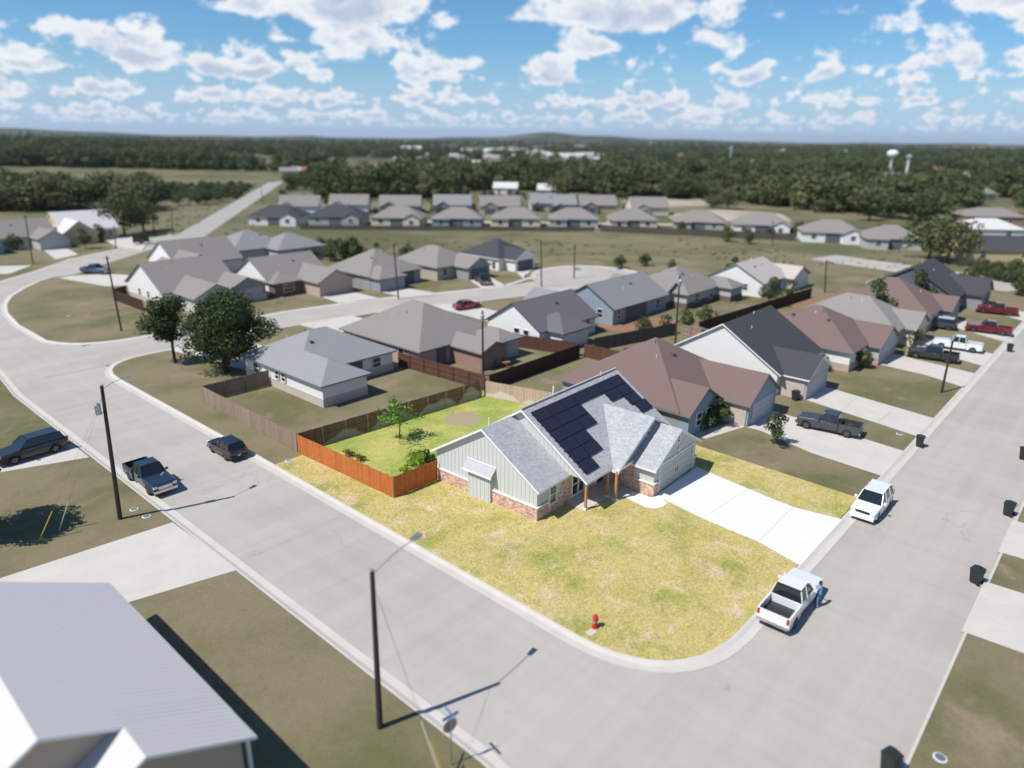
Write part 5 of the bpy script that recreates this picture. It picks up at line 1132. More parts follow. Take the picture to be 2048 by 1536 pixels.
def street_lamp_arm(parent, base, d, ln, rise):
    d = Vector(d).normalized(); b = MB(); p = Vector(base); n_ = 6
    for i in range(n_):
        t0, t1 = i/n_, (i+1)/n_; b.tube(p+d*ln*t0+Vector((0, 0, rise*math.sin(t0*1.57))), p+d*ln*t1+Vector((0, 0, rise*math.sin(t1*1.57))), .022, n=6)
    a_ = b.build('lamp_arm', ALU, parent); e = p+d*ln+Vector((0, 0, rise)); s_ = Vector((-d.y, d.x, 0))
    MB().prism([tuple(e-s_*.12), tuple(e+d*.6-s_*.16), tuple(e+d*.6+s_*.16), tuple(e+s_*.12)], (0, 0, .11)).build('lamp_head', ALU, a_)
def pole(label, bpx, h, lean=(0, 0), r=.15, arm=None, trans=None, cross=None, cat='utility pole', group='wooden utility poles', z=0):
    g = G(*bpx, z); t = thing('utility_pole', label, cat, tuple(g), 0, group)
    top = Vector((lean[0], lean[1], h)); MB().tube((0, 0, -.2), top, r, r*.68, n=12).build('shaft', POLEW, t)
    MB().tube(top, top+Vector((0, 0, .06)), r*.70, r*.5, n=12).build('pole_cap', ALU, t)
    if arm: street_lamp_arm(t, top*.975, arm[0], arm[1], arm[2])
    if trans:
        zt = h*trans[1]; d = Vector(trans[0]).normalized(); c = top*(zt/h)+d*.40; c.z = zt; MB().lathe([(.19, 0), (.2, .03), (.2, .72), (.15, .8), (.04, .82)], tuple(c), 14).build('transformer', ALU, t)
        MB().tube(c+Vector((0, 0, .8)), c+Vector((0, 0, 1.02)), .03, n=6).build('bushing', WHITE_T, t); MB().tube(top*(zt/h), c+Vector((0, 0, .2)), .03, n=6).build('bracket', ALU, t)
    if cross:
        zt = h*.97; d = Vector(cross).normalized(); MB().tube(top*.97-d*.35, top*.97+d*.35, .04, n=6).build('cross_arm', POLEW, t)
    return t, g, top
def lean_to(bpx, tpx, h):
    g = G(*bpx); q = G(*tpx, h); return (q.x-g.x, q.y-g.y)
p1, g1, top1 = pole('tall black utility pole with street lamp arm at the street corner', (760, 1455), 8.8, lean_to((760, 1455), (744, 1141), 8.8), .155, arm=((1, .12, 0), 2.6, .45))
p2, g2, top2 = pole('tall utility pole with small transformer beside the dark blue pickup', (240, 1038), 10.4, lean_to((240, 1038), (203, 771), 10.4), .165, arm=((1, .25, 0), 1.6, .3), trans=((-1, .4, 0), .80))
hs = [((243, 662), (213, 512), 'utility pole in the green lawn inside the street bend'), ((66, 528), (50, 430), 'leaning utility pole by the left street houses'), ((797, 597), (787, 487), 'utility pole on the back street in front of the taupe roofed house'),
      ((966, 752), (965, 622), 'utility pole with white transformer behind the brick wing'), ((1350, 692), (1360, 550), 'utility pole with white transformer between the two brown roofs'), ((1883, 785), (1906, 680), 'brown utility pole in the wide lawn of the right street'),
      ((1083, 573), (1082, 480), 'utility pole at the charcoal garage driveway by the field'), ((1148, 556), (1150, 488), 'thin utility pole at the cul de sac edge'), ((1650, 585), (1652, 520), 'far utility pole at the end of the dark red fence'), ((1565, 570), (1568, 520), 'far utility pole before the sand coloured roof'),
      ((232, 497), (228, 452), 'short far pole beside the yellow house drive'), ((308, 470), (305, 440), 'short far pole by the black trailer'), ((346, 470), (343, 420), 'far pole beside the start of the straight road'), ((526, 408), (522, 372), 'far pole right of the straight road'), ((1900, 600), (1905, 548), 'far pole before the last dark house'), ((1545, 486), (1543, 440), 'far pole beside the mid brown far house')]
for b_, t_, lb in hs:
    g = G(*b_); lo, hi = 1, 20
    for _ in range(40):
        m_ = (lo+hi)/2
        if proj((g.x, g.y, m_))[1] > t_[1]: lo = m_
        else: hi = m_
    ln = lean_to(b_, t_, lo); ln = (max(-.5, min(.5, ln[0])), max(-.5, min(.5, ln[1])))
    pole(lb, b_, lo, ln, .14, trans=((-.75, -.66, 0), .86) if 'transformer' in lb else None, cross=(1, 0, 0))
# guy wires with plastic guards
GY = mat('yellow_guard', (.45, .28, .04), .6); GW_ = mat('pale_guard', (.42, .41, .34), .6); WIRE = mat('steel_wire', (.2, .2, .21), .4, metal=.8)
for (anc, topv, g0, lb, m_, fr_) in ((G(78, 1083), top2, g2, 'yellow guy wire guard left of the left utility pole', GY, 2.3), (G(118, 1062), top2, g2, 'pale guy wire guard left of the left utility pole', GW_, 2.3), (G(905, 1600), top1, g1, 'yellow guy wire guard at the bottom by the stop sign', GY, 2.6), (G(895, 1590)+Vector((0, 0, 0)), top1, g1, 'pale guy wire guard at the bottom beside the corner pole', GW_, 3.3)):
    t_ = thing('guy_wire', lb, 'guy wire', tuple(anc), 0); e = g0+topv*.93-anc; d = e.normalized()
    MB().tube((0, 0, -.05), e, .006, n=5).build('wire', WIRE, t_); MB().tube(d*.05, d*fr_, .045, n=8).build('guard', m_, t_)
# stop sign seen from behind, street-name blades on top, bin enclosures
g = G(903, 1530); st = thing('stop_sign', 'grey back of a stop sign topped by a blue street name blade at the corner', 'street sign', tuple(g), R(0))
MB().tube((0, 0, -.1), (0, 0, 3.05), .03, n=8).build('post', ALU, st)
oc = [(.38*math.cos(R(22.5+45*i)), .38*math.sin(R(22.5+45*i))) for i in range(8)]
SGN = mat('sign_back', (.30, .28, .29), .5, metal=.4); SRED = mat('stop_red', (.45, .02, .02), .5); SBLUE = mat('street_blade_blue', (.10, .22, .48), .5)
dr_ = Vector((math.cos(R(0)), math.sin(R(0)), 0)); fwd = Vector((0, -1, 0)).normalized(); sd = Vector((1, 0, 0))
fwd = Vector((.22, .975, 0)).normalized(); sd = Vector((.975, -.22, 0))
MB().prism([tuple(sd*x+Vector((0, 0, 2.25+y))+fwd*.04) for x, y in oc], fwd*.004).build('sign_plate', SGN, st)
MB().prism([tuple(sd*x*.98+Vector((0, 0, 2.25+y*.98))+fwd*.046) for x, y in oc], fwd*.003).build('stop_face', SRED, st)
sd2 = Vector((.98, -.18, 0)); MB().prism([tuple(sd2*-.42+Vector((0, 0, 2.72))), tuple(sd2*.42+Vector((0, 0, 2.72))), tuple(sd2*.42+Vector((0, 0, 2.90))), tuple(sd2*-.42+Vector((0, 0, 2.90)))], sd2.cross(Vector((0, 0, 1)))*.01).build('street_blade', SBLUE, st)
sd3 = Vector((.18, .98, 0)); MB().prism([tuple(sd3*-.42+Vector((0, 0, 2.92))), tuple(sd3*.42+Vector((0, 0, 2.92))), tuple(sd3*.42+Vector((0, 0, 3.08))), tuple(sd3*-.42+Vector((0, 0, 3.08)))], sd3.cross(Vector((0, 0, 1)))*.01).build('street_blade', SBLUE, st)
# things in back yards
def sized_box(nm, lb, cat, px, sx, sy, sz, m_, roof=None, rz=0):
    g = G(*px); t_ = thing(nm, lb, cat, tuple(g), rz); MB().box(-sx/2, sx/2, -sy/2, sy/2, 0, sz).build('wall', m_, t_)
    if roof: b = MB(); gable_roof(b, -sx/2, sx/2, -sy/2, sy/2, 'x', sz, .4, .15, .15, .08); b.build('roof', [roof, WHITE_T], t_)
    MB().box(-.5, .5, -sy/2-.03, -sy/2-.002, 0.05, sz-.3).build('door', WM['lightgrey'], t_); return t_
sized_box('garden_shed', 'pale garden shed behind the grey brown roof in the red soil yard', 'shed', (1752, 588), 4.0, 3, 2.4, WM['lightgrey'], RC['midgrey'])
sized_box('garden_shed', 'low dark shed with grey lid among the back yards', 'shed', (1600, 652), 3.2, 2.6, 1.9, WM['darkgrey'], RC['midgrey'])
sized_box('play_house', 'yellow painted play house by the far bend houses', 'playhouse', (437, 528), 2.6, 2.2, 2.6, mat('yellow_paint', (.55, .42, .10), .7), RC['warm'])
g = G(1012, 735); pt = thing('patio_set', 'small brown patio table with chairs in the yard behind the brick wing', 'patio furniture', tuple(g), R(20)); MB().lathe([(.05, 0), (.05, .7), (.55, .71), (.55, .75)], n=16).build('table_top', mat('patio_wood', (.3, .12, .07), .6), pt)
for a_ in (0.3, 2.0, 3.9):
    c = Vector((math.cos(a_), math.sin(a_), 0)); q = c*1.0; MB().box(q.x-.25, q.x+.25, q.y-.25, q.y+.25, .40, .45).box(q.x-.25, q.x+.25, q.y+.2, q.y+.25, .45, .95).build('chair', mat('patio_wood', (0, 0, 0)), pt)
for px, py, lb, sx in ((430, 0, '', 0),)[:0]: pass
g = G(210, 615); o = thing('air_conditioner', 'grey air conditioner box at the foot of the white gable wall', 'air conditioner', (46.0, 121.5, 0), 0); MB().box(-.4, .4, -.4, .4, 0, .85).build('casing', WM['darkgrey'], o); MB().lathe([(.33, .86), (.33, .88)], n=14).build('fan_grille', BLACK, o)
g = HL(1.5, -.0)

# ---------------------------------------------------------------- trees and plants
def crown_mesh(name, seed, rad, z0, z1, nblob, nleaf, size, lm, blob=(.32, .55), flat=.8, asym=.25, fill=.35):
    rnd = random.Random(seed); V = []; F = []; cz = (z0+z1)/2; hz = (z1-z0)/2; cs = []
    for i in range(nblob):
        a = rnd.uniform(0, 2*math.pi); u = rnd.random()**.5; zz = rnd.uniform(-1, 1); rr = math.sqrt(max(0, 1-zz*zz*.85))*u*(1+rnd.uniform(-asym, asym))
        cs.append((Vector((math.cos(a)*rr*rad*.78, math.sin(a)*rr*rad*.78, cz+zz*hz*.72)), rnd.uniform(*blob)*rad))
    for c, br in cs:
        for k in range(nleaf):
            d = Vector((rnd.gauss(0, 1), rnd.gauss(0, 1), rnd.gauss(0, 1)*.9+.15)).normalized(); r_ = br*(1-fill*rnd.random()**1.5)*(1+.18*math.sin(d.x*5+d.y*7+seed))
            p = c+Vector((d.x*r_, d.y*r_, d.z*r_*flat)); n = (d+Vector((rnd.gauss(0, .5), rnd.gauss(0, .5), rnd.gauss(0, .5)))).normalized(); e = n.orthogonal().normalized(); e = (Matrix.Rotation(rnd.uniform(0, 6.28), 3, n) @ e); g_ = n.cross(e); s_ = size*rnd.uniform(.55, 1.25)
            b = len(V); V += [tuple(p+e*s_*.5), tuple(p+g_*s_*.36), tuple(p-e*s_*.5), tuple(p-g_*s_*.36)]; F.append((b, b+1, b+2, b+3))
    me = bpy.data.meshes.new(name); me.from_pydata(V, [], F); me.materials.append(lm); me.update(); return me, cs
def trunk_mesh(cs, r, z1, seed=0, nl=7, base=(0, 0)):
    rnd = random.Random(seed); mb_ = MB(); p = Vector((base[0], base[1], -.2)); zz = z1; top = Vector((base[0]+rnd.uniform(-.15, .15), base[1]+rnd.uniform(-.15, .15), zz))
    mb_.tube(p, (p+top)/2+Vector((rnd.uniform(-.05, .05), 0, 0)), r*1.25, r*.95, 9); mb_.tube((p+top)/2, top, r*.97, r*.75, 9)
    for c, br in cs[:nl]:
        mid_ = top.lerp(c, .5)+Vector((0, 0, -.08*(c-top).length)); mb_.tube(top-Vector((0, 0, rnd.uniform(0, .3)*zz*.3)), mid_, r*.55, r*.34, 6); mb_.tube(mid_, c, r*.34, r*.12, 6)
    return mb_.mesh('trunk', BARK)
def tree_obj(name, label, loc, crown_me, trunk_me, cat='tree', group=None, sc=1.0, rz=0.0):
    t = thing(name, label, cat, loc, rz, group)
    cr = put('crown', crown_me, t); tk = put('trunk', trunk_me, t)
    t.scale = sc if isinstance(sc, tuple) else (sc, sc, sc); return t
def dist(px, py): g = G(px, py); return g, (g-Vector((0, 0, CAM_H))).length
# the two live oaks by the grey roofed house
m1, c1_ = crown_mesh('crown', 3, 5.3, .9, 9.3, 40, 520, .34, LEAF_OAK, blob=(.26, .42)); g = G(452, 742)
tree_obj('oak_tree', 'largest dark live oak, its crown over the grey roof corner', tuple(g), m1, trunk_mesh(c1_, .30, 2.6, 3, 12), sc=(1.0, 1.0, 1.0))
m2, c2_ = crown_mesh('crown', 11, 3.1, 2.2, 8.2, 20, 330, .32, LEAF_OAK, blob=(.26, .46)); g = G(350, 726)
tree_obj('oak_tree', 'slimmer airy oak standing left of the largest oak', tuple(g), m2, trunk_mesh(c2_, .20, 2.8, 5, 9))
m3, c3_ = crown_mesh('crown', 21, 3.1, 2.6, 7.0, 24, 420, .32, LEAF_OAK); g = G(90, 1048)-Vector((4.6, -1.6, 0))
tree_obj('oak_tree', 'dark tree cut by the left edge, throwing its shade on the lawn', tuple(g), m3, trunk_mesh(c3_, .22, 2.5, 8, 8))
m4, c4_ = crown_mesh('crown', 33, 1.75, 1.25, 4.0, 16, 62, .20, LEAF_YOUNG, blob=(.22, .5), fill=.8, asym=.6); g = G(800, 878)
tree_obj('young_tree', 'thin young tree with bright green leaves in the fenced back yard', tuple(g), m4, trunk_mesh(c4_, .055, 1.4, 2, 16), sc=(1.25, 1.25, 1.12))
m5, c5_ = crown_mesh('crown', 41, .95, .1, 1.35, 9, 130, .16, LEAF_LIME); g = G(832, 932)
t_ = tree_obj('shrub', 'lime green bushy shrub beside the back yard corner of the green house', tuple(g), m5, trunk_mesh(c5_, .04, .3, 2, 5), cat='shrub')
g = G(815, 950); m5b, c5b = crown_mesh('crown', 43, .6, .1, .95, 6, 110, .14, LEAF_LIME); tree_obj('shrub', 'smaller lime green shrub behind the short orange fence', tuple(g), m5b, trunk_mesh(c5b, .03, .3, 2, 4), cat='shrub')
g = G(858, 925); m5c, c5c = crown_mesh('crown', 45, .8, .1, 1.2, 7, 130, .15, LEAF_OAK); tree_obj('shrub', 'dark green shrub between the lime shrub and the green house wall', tuple(g), m5c, trunk_mesh(c5c, .03, .3, 2, 4), cat='shrub')
m6, c6_ = crown_mesh('crown', 47, .55, .05, .8, 6, 70, .12, LEAF_RED)
for px, py, lb in ((700, 913, 'russet leaved shrub inside the orange fence, left one'), (722, 922, 'russet leaved shrub inside the orange fence, right one')): tree_obj('shrub', lb, tuple(G(px, py)), m6, trunk_mesh(c6_, .02, .2, 2, 4), cat='shrub')
MID = []
for sd, rd, z0, z1, nb, nl, sz in ((51, 4.2, 1.2, 8.0, 18, 85, .62), (52, 4.8, 1.3, 7.2, 20, 80, .66), (53, 3.4, 1.4, 8.6, 16, 90, .6), (54, 5.2, .9, 6.6, 22, 75, .7)):
    me, cc = crown_mesh('crown', sd, rd, z0, z1, nb, nl, sz, LEAF_FAR, blob=(.3, .5)); MID.append((me, trunk_mesh(cc, .24, 2.0, sd, 6), rd, z1))
me, cc = crown_mesh('crown', 61, 1.6, .8, 4.2, 10, 110, .28, LEAF_FAR, blob=(.35, .55)); SMALL = (me, trunk_mesh(cc, .08, 1.1, 61, 6), 1.6, 4.2)
me, cc = crown_mesh('crown', 62, 1.1, .05, 1.7, 8, 90, .22, LEAF_FAR, blob=(.4, .6)); BUSH = (me, trunk_mesh(cc, .05, .5, 62, 4), 1.1, 1.7)
def plant(px, py, toppx, label, kind=None, name='tree', cat='tree', group=None, z=0):
    """a tree on its surveyed spot, scaled so that its top stands where it was sighted"""
    g = G(px, py, z); lo, hi = .3, 25
    for _ in range(30):
        m_ = (lo+hi)/2
        if proj((g.x, g.y, m_))[1] > toppx: lo = m_
        else: hi = m_
    K = kind or random.choice(MID); s_ = lo/K[3]*1.0
    return tree_obj(name, label, tuple(g), K[0], K[1], cat, group, sc=s_, rz=random.uniform(0, 6.28))
plant(1546, 888, 822, 'small young tree at the driveway edge of the brown roofed neighbour', SMALL)
plant(1428, 852, 800, 'dark shrub in front of the neighbour house entrance', BUSH, 'shrub', 'shrub'); plant(1405, 858, 822, 'low dark shrub left of the neighbour entrance shrub', BUSH, 'shrub', 'shrub')
plant(1634, 742, 705, 'dark shrub at the corner of the dark roofed house', BUSH, 'shrub', 'shrub'); plant(1722, 735, 700, 'dark shrub at the white and brick wall corner', BUSH, 'shrub', 'shrub'); plant(1825, 690, 655, 'dark shrub beside the black pickup', BUSH, 'shrub', 'shrub')
plant(1535, 612, 552, 'leafy tree before the sand coloured metal roof', SMALL); plant(1578, 602, 560, 'smaller dark tree right of the leafy one by the metal roofed house', SMALL)
tree_obj('tree', 'green tree rising between the grey and the brown roofs', (117.0, 29.0, 0), SMALL[0], SMALL[1], sc=1.75); tree_obj('tree', 'light green tree in front of the last dark roof', (133.2, 27.0, 0), SMALL[0], SMALL[1], sc=1.65)
plant(1330, 668, 628, 'bushy tree beside the pole behind the blue house', SMALL); plant(1372, 665, 618, 'bushy tree right of the pole behind the blue house', SMALL); plant(1408, 650, 612, 'small bush by the brown house back wall', BUSH, 'shrub', 'shrub'); plant(1290, 668, 635, 'small bush in the yard of the blue house', BUSH, 'shrub', 'shrub')
plant(1462, 555, 512, 'small leafy tree beside the sandy lot', SMALL)
plant(1240, 537, 512, 'low green bush at the cul de sac field edge', BUSH, 'shrub', 'shrub'); plant(1290, 532, 508, 'second low green bush at the cul de sac field edge', BUSH, 'shrub', 'shrub'); plant(1345, 540, 520, 'third low bush in the field', BUSH, 'shrub', 'shrub')
plant(1455, 482, 455, 'round bush before the mid brown far house, left', BUSH, 'shrub', 'shrub'); plant(1500, 487, 466, 'round bush before the mid brown far house, right', BUSH, 'shrub', 'shrub')
plant(700, 528, 478, 'bushy plants behind the brown roofs, left', BUSH, 'shrub', 'shrub'); plant(660, 520, 485, 'bushy plants behind the brown roofs, far left', BUSH, 'shrub', 'shrub'); plant(815, 522, 490, 'bushy plants behind the taupe roofs', BUSH, 'shrub', 'shrub')
plant(60, 478, 452, 'dark shrub between the two left houses', BUSH, 'shrub', 'shrub'); plant(172, 497, 455, 'dark shrub at the yellow house corner', SMALL, 'shrub', 'shrub'); plant(195, 480, 450, 'dark shrub left of the dark garage opening', BUSH, 'shrub', 'shrub'); plant(33, 500, 470, 'dark shrub beside the blue grey wall', BUSH, 'shrub', 'shrub')
plant(1856, 518, 438, 'large oak left of the yellow brick house', MID[1]); plant(1893, 526, 436, 'tallest oak left of the yellow brick house', MID[0]); plant(1918, 512, 446, 'narrower oak touching the yellow brick house', MID[2])
plant(2035, 590, 555, 'bush at the right edge before the pale road', BUSH, 'shrub', 'shrub'); plant(1930, 575, 540, 'bush right of the last dark house', BUSH, 'shrub', 'shrub'); plant(1990, 560, 535, 'second bush right of the last dark house', BUSH, 'shrub', 'shrub')
NOGO = [[(-60, 370), (60, 348), (200, 343), (330, 345), (470, 350), (500, 362), (390, 371), (250, 371), (100, 371)], [(355, 480), (530, 360), (600, 360), (430, 480)], [(500, 398), (1330, 398), (1330, 500), (500, 500)], [(690, 326), (800, 324), (800, 354), (690, 354)], [(1210, 396), (1440, 396), (1830, 455), (1830, 520), (1210, 460)], [(0, 425), (330, 425), (330, 600), (0, 600)], [(1880, 420), (2048, 405), (2048, 560), (1880, 560)]]
HS = [(o.location.x, o.location.y) for o in COL.objects if o.parent is None and o.get('category') in ('house', 'building')]
def clear(px, py, g, r=13):
    return not any(inside(px, py, q) for q in NOGO) and all((g.x-hx)**2+(g.y-hy)**2 > r*r for hx, hy in HS)
random.seed(99)
zones = [(40, (-30, 320), (390, 424), (7, 11), 'dark trees behind the yellow stone house', .8), (22, (280, 500), (374, 412), (2.5, 5), 'brush beside the straight road', .7), (60, (-30, 640), (328, 343), (8, 13), 'tree belt on the left hillside', 1), (8, (545, 640), (345, 385), (5, 8), 'trees right of the straight road', 1),
         (62, (620, 1340), (340, 386), (6, 10), 'trees behind the second row of far houses', 1), (24, (1330, 1560), (368, 412), (5, 9), 'trees beyond the bare ground', 1), (62, (1540, 2060), (350, 452), (6, 10), 'woods on the right', 1)]
_w1 = ['wide', 'tall', 'round', 'low', 'ragged', 'narrow', 'dense', 'loose']
def spot(g, px):
    side = ['at the left edge', 'left', 'left of centre', 'middle', 'right of centre', 'right', 'far right', 'at the right edge'][max(0, min(7, int(px/256)))]
    return side
words = {0: 'tree behind the yellow house', 1: 'brush by the straight road', 2: 'tree on the left hillside', 3: 'tree right of the straight road', 4: 'tree behind the far houses', 5: 'tree beyond the bare ground', 6: 'tree of the right woods'}
first_mid = None
for zi, (n, xr, yr, hr_, grp, _) in enumerate(zones):
    k = 0; tries = 0
    while k < n and tries < 4000:
        tries += 1; px, py = random.uniform(*xr), random.uniform(*yr); g = G(px, py)
        if not clear(px, py, g, 12): continue
        K = random.choice(MID); h_ = random.uniform(*hr_); g.z = terrain_z(g.x, g.y) if g.length > 450 else -.1
        dd = 'front rank' if (py-yr[0])/(yr[1]-yr[0]) > .66 else 'middle rank' if (py-yr[0])/(yr[1]-yr[0]) > .33 else 'back rank'
        hue = ['tall', 'tallish', 'lower', 'small'][min(3, int((hr_[1]-h_)/(hr_[1]-hr_[0])*4))]
        shape = {0: 'oval', 1: 'broad', 2: 'upright', 3: 'spreading'}[MID.index(K)]
        o = tree_obj('tree' if zi != 1 else 'brush', hue+' '+shape+' '+words[zi]+', '+spot(g, px)+', '+dd, tuple(g), K[0], K[1], 'tree' if zi != 1 else 'shrub', grp, sc=(h_/K[3]*1.35, h_/K[3]*1.35, h_/K[3]*1.1), rz=random.uniform(0, 6.28)); k += 1
        if first_mid is None: first_mid = o
for px, py, tp, lb in ((250, 470, 388, 'biggest dark round oak right of the white metal roof'), (288, 462, 400, 'dark oak right beside the biggest round oak'), (728, 400, 352, 'round dark tree right of the white roofed far house'), (855, 402, 340, 'big dark tree above the second row'), (1345, 398, 352, 'dark tree left of the bare ground'), (1425, 415, 388, 'dark green tree at the bare ground corner'), (1455, 418, 380, 'tree at the right end of the bare ground'), (1240, 392, 345, 'tall tree above the right end of the second row'), (1125, 392, 345, 'tall tree between the pale sheds')):
    plant(px, py, tp, lb)
# the far woods: past counting, one object
fme, _c = crown_mesh('woods_crown', 71, 5.2, .4, 8.2, 9, 26, 1.7, LEAF_FAR, blob=(.36, .56))
fw_src = tree_obj('tree', 'low wide tree before the far tan buildings', tuple(G(640, 352)), fme, MID[0][1], 'tree', sc=1.0)
crown_src = [c for c in fw_src.children if c.name.startswith('crown')][0]
pts = []
random.seed(5); tries = 0
while len(pts) < 11000 and tries < 60000:
    tries += 1; px = random.uniform(-500, 2550); lim = 272+11.7*(px-1024)/1024*1.0+2
    py = random.choice([random.uniform(283, 300), random.uniform(286, 318), random.uniform(290, 345), random.uniform(300, 385), random.uniform(336, 392), random.uniform(345, 440)]) + 11.7*(px-1024)/1024
    g = G(px, py)
    if g.length > 4200: continue
    if px < 640 and py > 343 and px > -30: continue
    if (560 < px < 1340 and py > 397) or (px > 1340 and py > 425): continue
    if not (px < 0 or px > 2048) and any(inside(px, py, q) for q in NOGO): continue
    if math.sin(g.x*.006+1)+math.sin(g.y*.0075)+.7*math.sin((g.x+g.y)*.017) < (.15 if g.length < 900 else -.42): continue
    if any((g.x-hx)**2+(g.y-hy)**2 < 800 for hx, hy in HS): continue
    pts.append((g.x, g.y, terrain_z(g.x, g.y)-.2))
wm = bpy.data.meshes.new('woods'); wm.from_pydata(pts, [], []); wo = bpy.data.objects.new('woods', wm); COL.objects.link(wo); wo['kind'] = 'stuff'; wo['label'] = 'dark green woods spreading across the plain toward the horizon'; wo['category'] = 'woods'
gn = bpy.data.node_groups.new('woods', 'GeometryNodeTree'); gn.interface.new_socket('Geometry', in_out='INPUT', socket_type='NodeSocketGeometry'); gn.interface.new_socket('Geometry', in_out='OUTPUT', socket_type='NodeSocketGeometry')
N = gn.nodes; gi = N.new('NodeGroupInput'); go = N.new('NodeGroupOutput'); ip = N.new('GeometryNodeInstanceOnPoints'); oi = N.new('GeometryNodeObjectInfo'); oi.inputs['Object'].default_value = crown_src; oi.inputs['As Instance'].default_value = True
rv = N.new('FunctionNodeRandomValue'); rv.data_type = 'FLOAT_VECTOR'; rv.inputs[0].default_value = (0, 0, 0); rv.inputs[1].default_value = (0, 0, 6.28)
rs = N.new('FunctionNodeRandomValue'); rs.data_type = 'FLOAT'; rs.inputs[2].default_value = .55; rs.inputs[3].default_value = 1.7; rs.inputs[8].default_value = 4
gn.links.new(gi.outputs[0], ip.inputs['Points']); gn.links.new(oi.outputs['Geometry'], ip.inputs['Instance']); gn.links.new(rv.outputs[0], ip.inputs['Rotation']); gn.links.new(rs.outputs[1], ip.inputs['Scale']); gn.links.new(ip.outputs[0], go.inputs[0])
wo.modifiers.new('woods', 'NODES').node_group = gn
def scatter(name, label, src, spots, smin, smax):
    me = bpy.data.meshes.new(name); me.from_pydata(spots, [], []); o = bpy.data.objects.new(name, me); COL.objects.link(o); o['kind'] = 'stuff'; o['label'] = label; o['category'] = name
    gg = gn.copy(); o.modifiers.new(name, 'NODES').node_group = gg
    for n_ in gg.nodes:
        if n_.bl_idname == 'GeometryNodeObjectInfo': n_.inputs['Object'].default_value = src
        if n_.bl_idname == 'FunctionNodeRandomValue' and n_.data_type == 'FLOAT': n_.inputs[2].default_value = smin; n_.inputs[3].default_value = smax
    return o
bush_src = next(o for o in COL.objects if o.data is BUSH[0])
sp_ = []; random.seed(31)
for xr, yr, n in (((240, 520), (371, 398), 420), ((-40, 330), (374, 400), 260), ((560, 640), (350, 384), 60), ((560, 1330), (390, 432), 150), ((620, 760), (492, 520), 26), ((1340, 1900), (452, 474), 60), ((1930, 2060), (540, 570), 30)):
    for _ in range(n):
        px, py = random.uniform(*xr), random.uniform(*yr); g = G(px, py, -.2)
        if any(inside(px, py, q) for q in NOGO[:2]): continue
        sp_.append(tuple(g))
scatter('brush', 'loose green brush along the road and the edges of the fields', bush_src, sp_, .5, 1.9)
# rough field growth: loose clumps scattered over the open ground, one object
V = []; F = []; random.seed(17); zonesf = [((640, 1150), (478, 515), 120), ((1350, 2040), (500, 560), 150), ((1150, 1560), (480, 540), 80), ((300, 520), (388, 470), 200), ((0, 500), (385, 400), 80)]
for xr, yr, n in zonesf:
    for _ in range(n):
        px, py = random.uniform(*xr), random.uniform(*yr); g = G(px, py, -.1)
        if any(inside(px, py, q) for q in ([(355, 480), (530, 360), (600, 360), (430, 480)], [(1560, 555), (1800, 560), (1800, 620), (1560, 600)])): continue
        if inside(g.x, g.y, blockpts) and random.random() < .9: continue
        r_ = random.uniform(.2, .75)
        for k in range(14):
            a_ = random.uniform(0, 6.28); rr = r_*random.random(); x, y, z = g.x+math.cos(a_)*rr, g.y+math.sin(a_)*rr, g.z; hh = random.uniform(.25, .8)*r_; w_ = hh*.5; t2 = random.uniform(0, 3.14); b = len(V)
            V += [(x-math.cos(t2)*w_, y-math.sin(t2)*w_, z), (x+math.cos(t2)*w_, y+math.sin(t2)*w_, z+.05), (x+random.uniform(-.2, .2), y+random.uniform(-.2, .2), z+hh)]; F.append((b, b+1, b+2))
me = bpy.data.meshes.new('weeds'); me.from_pydata(V, [], F); me.materials.append(leaf_mat('weed_leaf', (.12, .14, .055), (.20, .19, .09), (.15, .16, .07))); o = put('weeds', me); o['kind'] = 'stuff'; o['label'] = 'loose weeds and low brush over the rough field'; o['category'] = 'weeds'
# short blades over the lawn of the green house, so that it catches light unevenly
V = []; F = []; random.seed(23); houseq = [HL(-.4, -.2), HL(3.5, -.3), HL(3.4, -2.2), HL(7.6, -3.3), HL(9, -6.4), HL(16.4, -5), HL(16.8, 10.5), HL(-.2, 10.6)]
drv = [dA, dA2, dmidL, dD, (XY(1597, 1130)[0], 12.7), (XY(1677, 1038)[0], 12.7), dC, dmidR, XY(1395, 935)]
for _ in range(42000):
    x, y = random.uniform(28.1, 56.4), random.uniform(13.1, 52)
    if not inside(x, y, lotpts) or inside(x, y, houseq) or inside(x, y, drv): continue
    if (x-46.5)**2+(y-48.1)**2 < 4.4 and random.random() < .9: continue
    hh = random.uniform(.025, .075); w_ = random.uniform(.02, .05); t2 = random.uniform(0, 3.14); b = len(V)
    V += [(x-math.cos(t2)*w_, y-math.sin(t2)*w_, 0), (x+math.cos(t2)*w_, y+math.sin(t2)*w_, 0), (x+random.uniform(-.05, .05), y+random.uniform(-.05, .05), hh)]; F.append((b, b+1, b+2))
me = bpy.data.meshes.new('lawn_tufts'); me.from_pydata(V, [], F); me.materials.append(leaf_mat('tuft_leaf', (.24, .27, .05), (.52, .44, .17), (.38, .36, .12))); o = put('grass_tufts', me); o['kind'] = 'stuff'; o['label'] = 'short uneven grass tufts over the yellow green lawn'; o['category'] = 'grass'
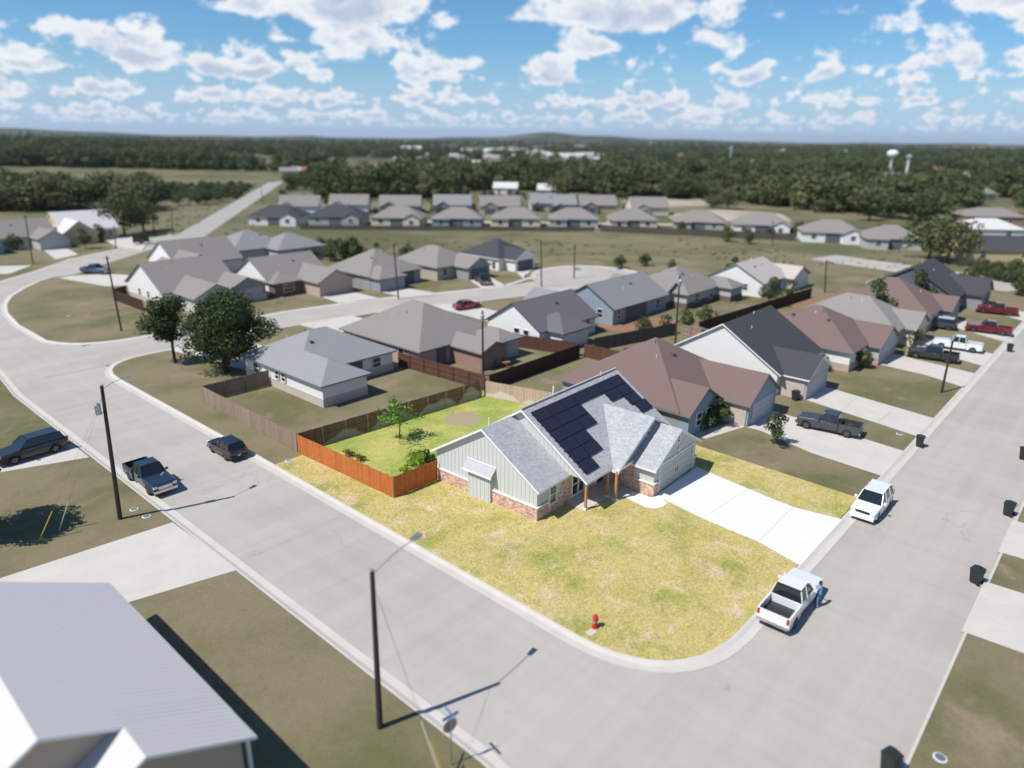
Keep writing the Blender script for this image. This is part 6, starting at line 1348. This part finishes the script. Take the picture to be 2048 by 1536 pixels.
# water tower, steel masts, antenna masts on the horizon
g = G(1778, 352); wt = thing('water_tower', 'white water tower with bulb tank on a pale column', 'water tower', tuple(g)); STEEL = mat('pale_steel', (.62, .64, .66), .5)
def z_at(g, ty):
    lo, hi = 0, 90
    for _ in range(40):
        m_ = (lo+hi)/2
        if proj((g.x, g.y, m_))[1] > ty: lo = m_
        else: hi = m_
    return lo
zt = z_at(g, 300); k_ = zt
MB().lathe([(1.5, -.5), (1.1, 1.5), (1.0, k_*.62), (1.6, k_*.70)], n=16).build('column', STEEL, wt, smooth=True)
MB().lathe([(1.6, k_*.70), (3.4, k_*.76), (4.4, k_*.84), (4.1, k_*.92), (2.6, k_*.98), (.4, k_)], n=24).build('tank', mat('tank_white', (.8, .8, .78), .5), wt, smooth=True)
def mast(px, py, ty, r, lb, name='steel_mast'):
    g = G(px, py); g.z = terrain_z(g.x, g.y) if g.length > 450 else 0
    h_ = z_at(g, ty)-g.z; o = MB().tube((0, 0, 0), (0, 0, h_), r, r*.55, 8).tube((0, 0, h_*.93), (0, 0, h_*.95), r*2.2, r*2.2, 8).build(name, STEEL); o.location = g; tag(o, lb, 'mast')
mast(1808, 372, 309, 1.0, 'tall pale steel mast right of the water tower'); mast(1459, 336, 290, .5, 'thin pale steel mast left of the red roofs')
mast(1300, 292, 266, 1.0, 'thin antenna mast on the horizon right of the hill'); mast(52, 276, 246, 1.2, 'thin antenna mast on the horizon at the far left'); mast(482, 283, 262, .8, 'faint antenna mast on the horizon left of centre')

# the air: one even, closed body of haze round the whole place
hz = MB().box(-17500, 17500, -17500, 17500, -24, 95)
hm = bpy.data.materials.new('haze'); hm.use_nodes = True; t = NT(hm.node_tree); t.n.clear(); o_ = t.new('ShaderNodeOutputMaterial'); pv = t.new('ShaderNodeVolumePrincipled')
pv.inputs['Color'].default_value = (.80, .88, 1, 1); pv.inputs['Density'].default_value = 0.000045; pv.inputs['Anisotropy'].default_value = 0.25; t.l.new(pv.outputs[0], o_.inputs['Volume'])
o = hz.build('haze', hm); o['kind'] = 'stuff'; o['label'] = 'thin pale haze lying over the whole plain'; o['category'] = 'haze'

# alike things keep apart by their place
def settle(names):
    by = {}
    for o in list(COL.objects):
        if o.parent is None and o.get('category') in names: by.setdefault(o['label'], []).append(o)
    for lb, L in by.items():
        if len(L) < 2: continue
        L.sort(key=lambda o: proj(o.location)[0]); n_ = len(L); wd = ['leftmost', 'second from left', 'third from left', 'fourth from left', 'fifth from left', 'sixth from left', 'seventh from left', 'eighth from left', 'ninth from left']
        for i, o in enumerate(L):
            t_ = ('left one', 'right one')[i] if n_ == 2 else ('rightmost' if i == n_-1 else wd[min(i, 8)]); lab = lb.replace(', standing', '')+', '+t_
            o['label'] = ' '.join(lab.split()[:16])
settle(('tree', 'building', 'shrub', 'house'))
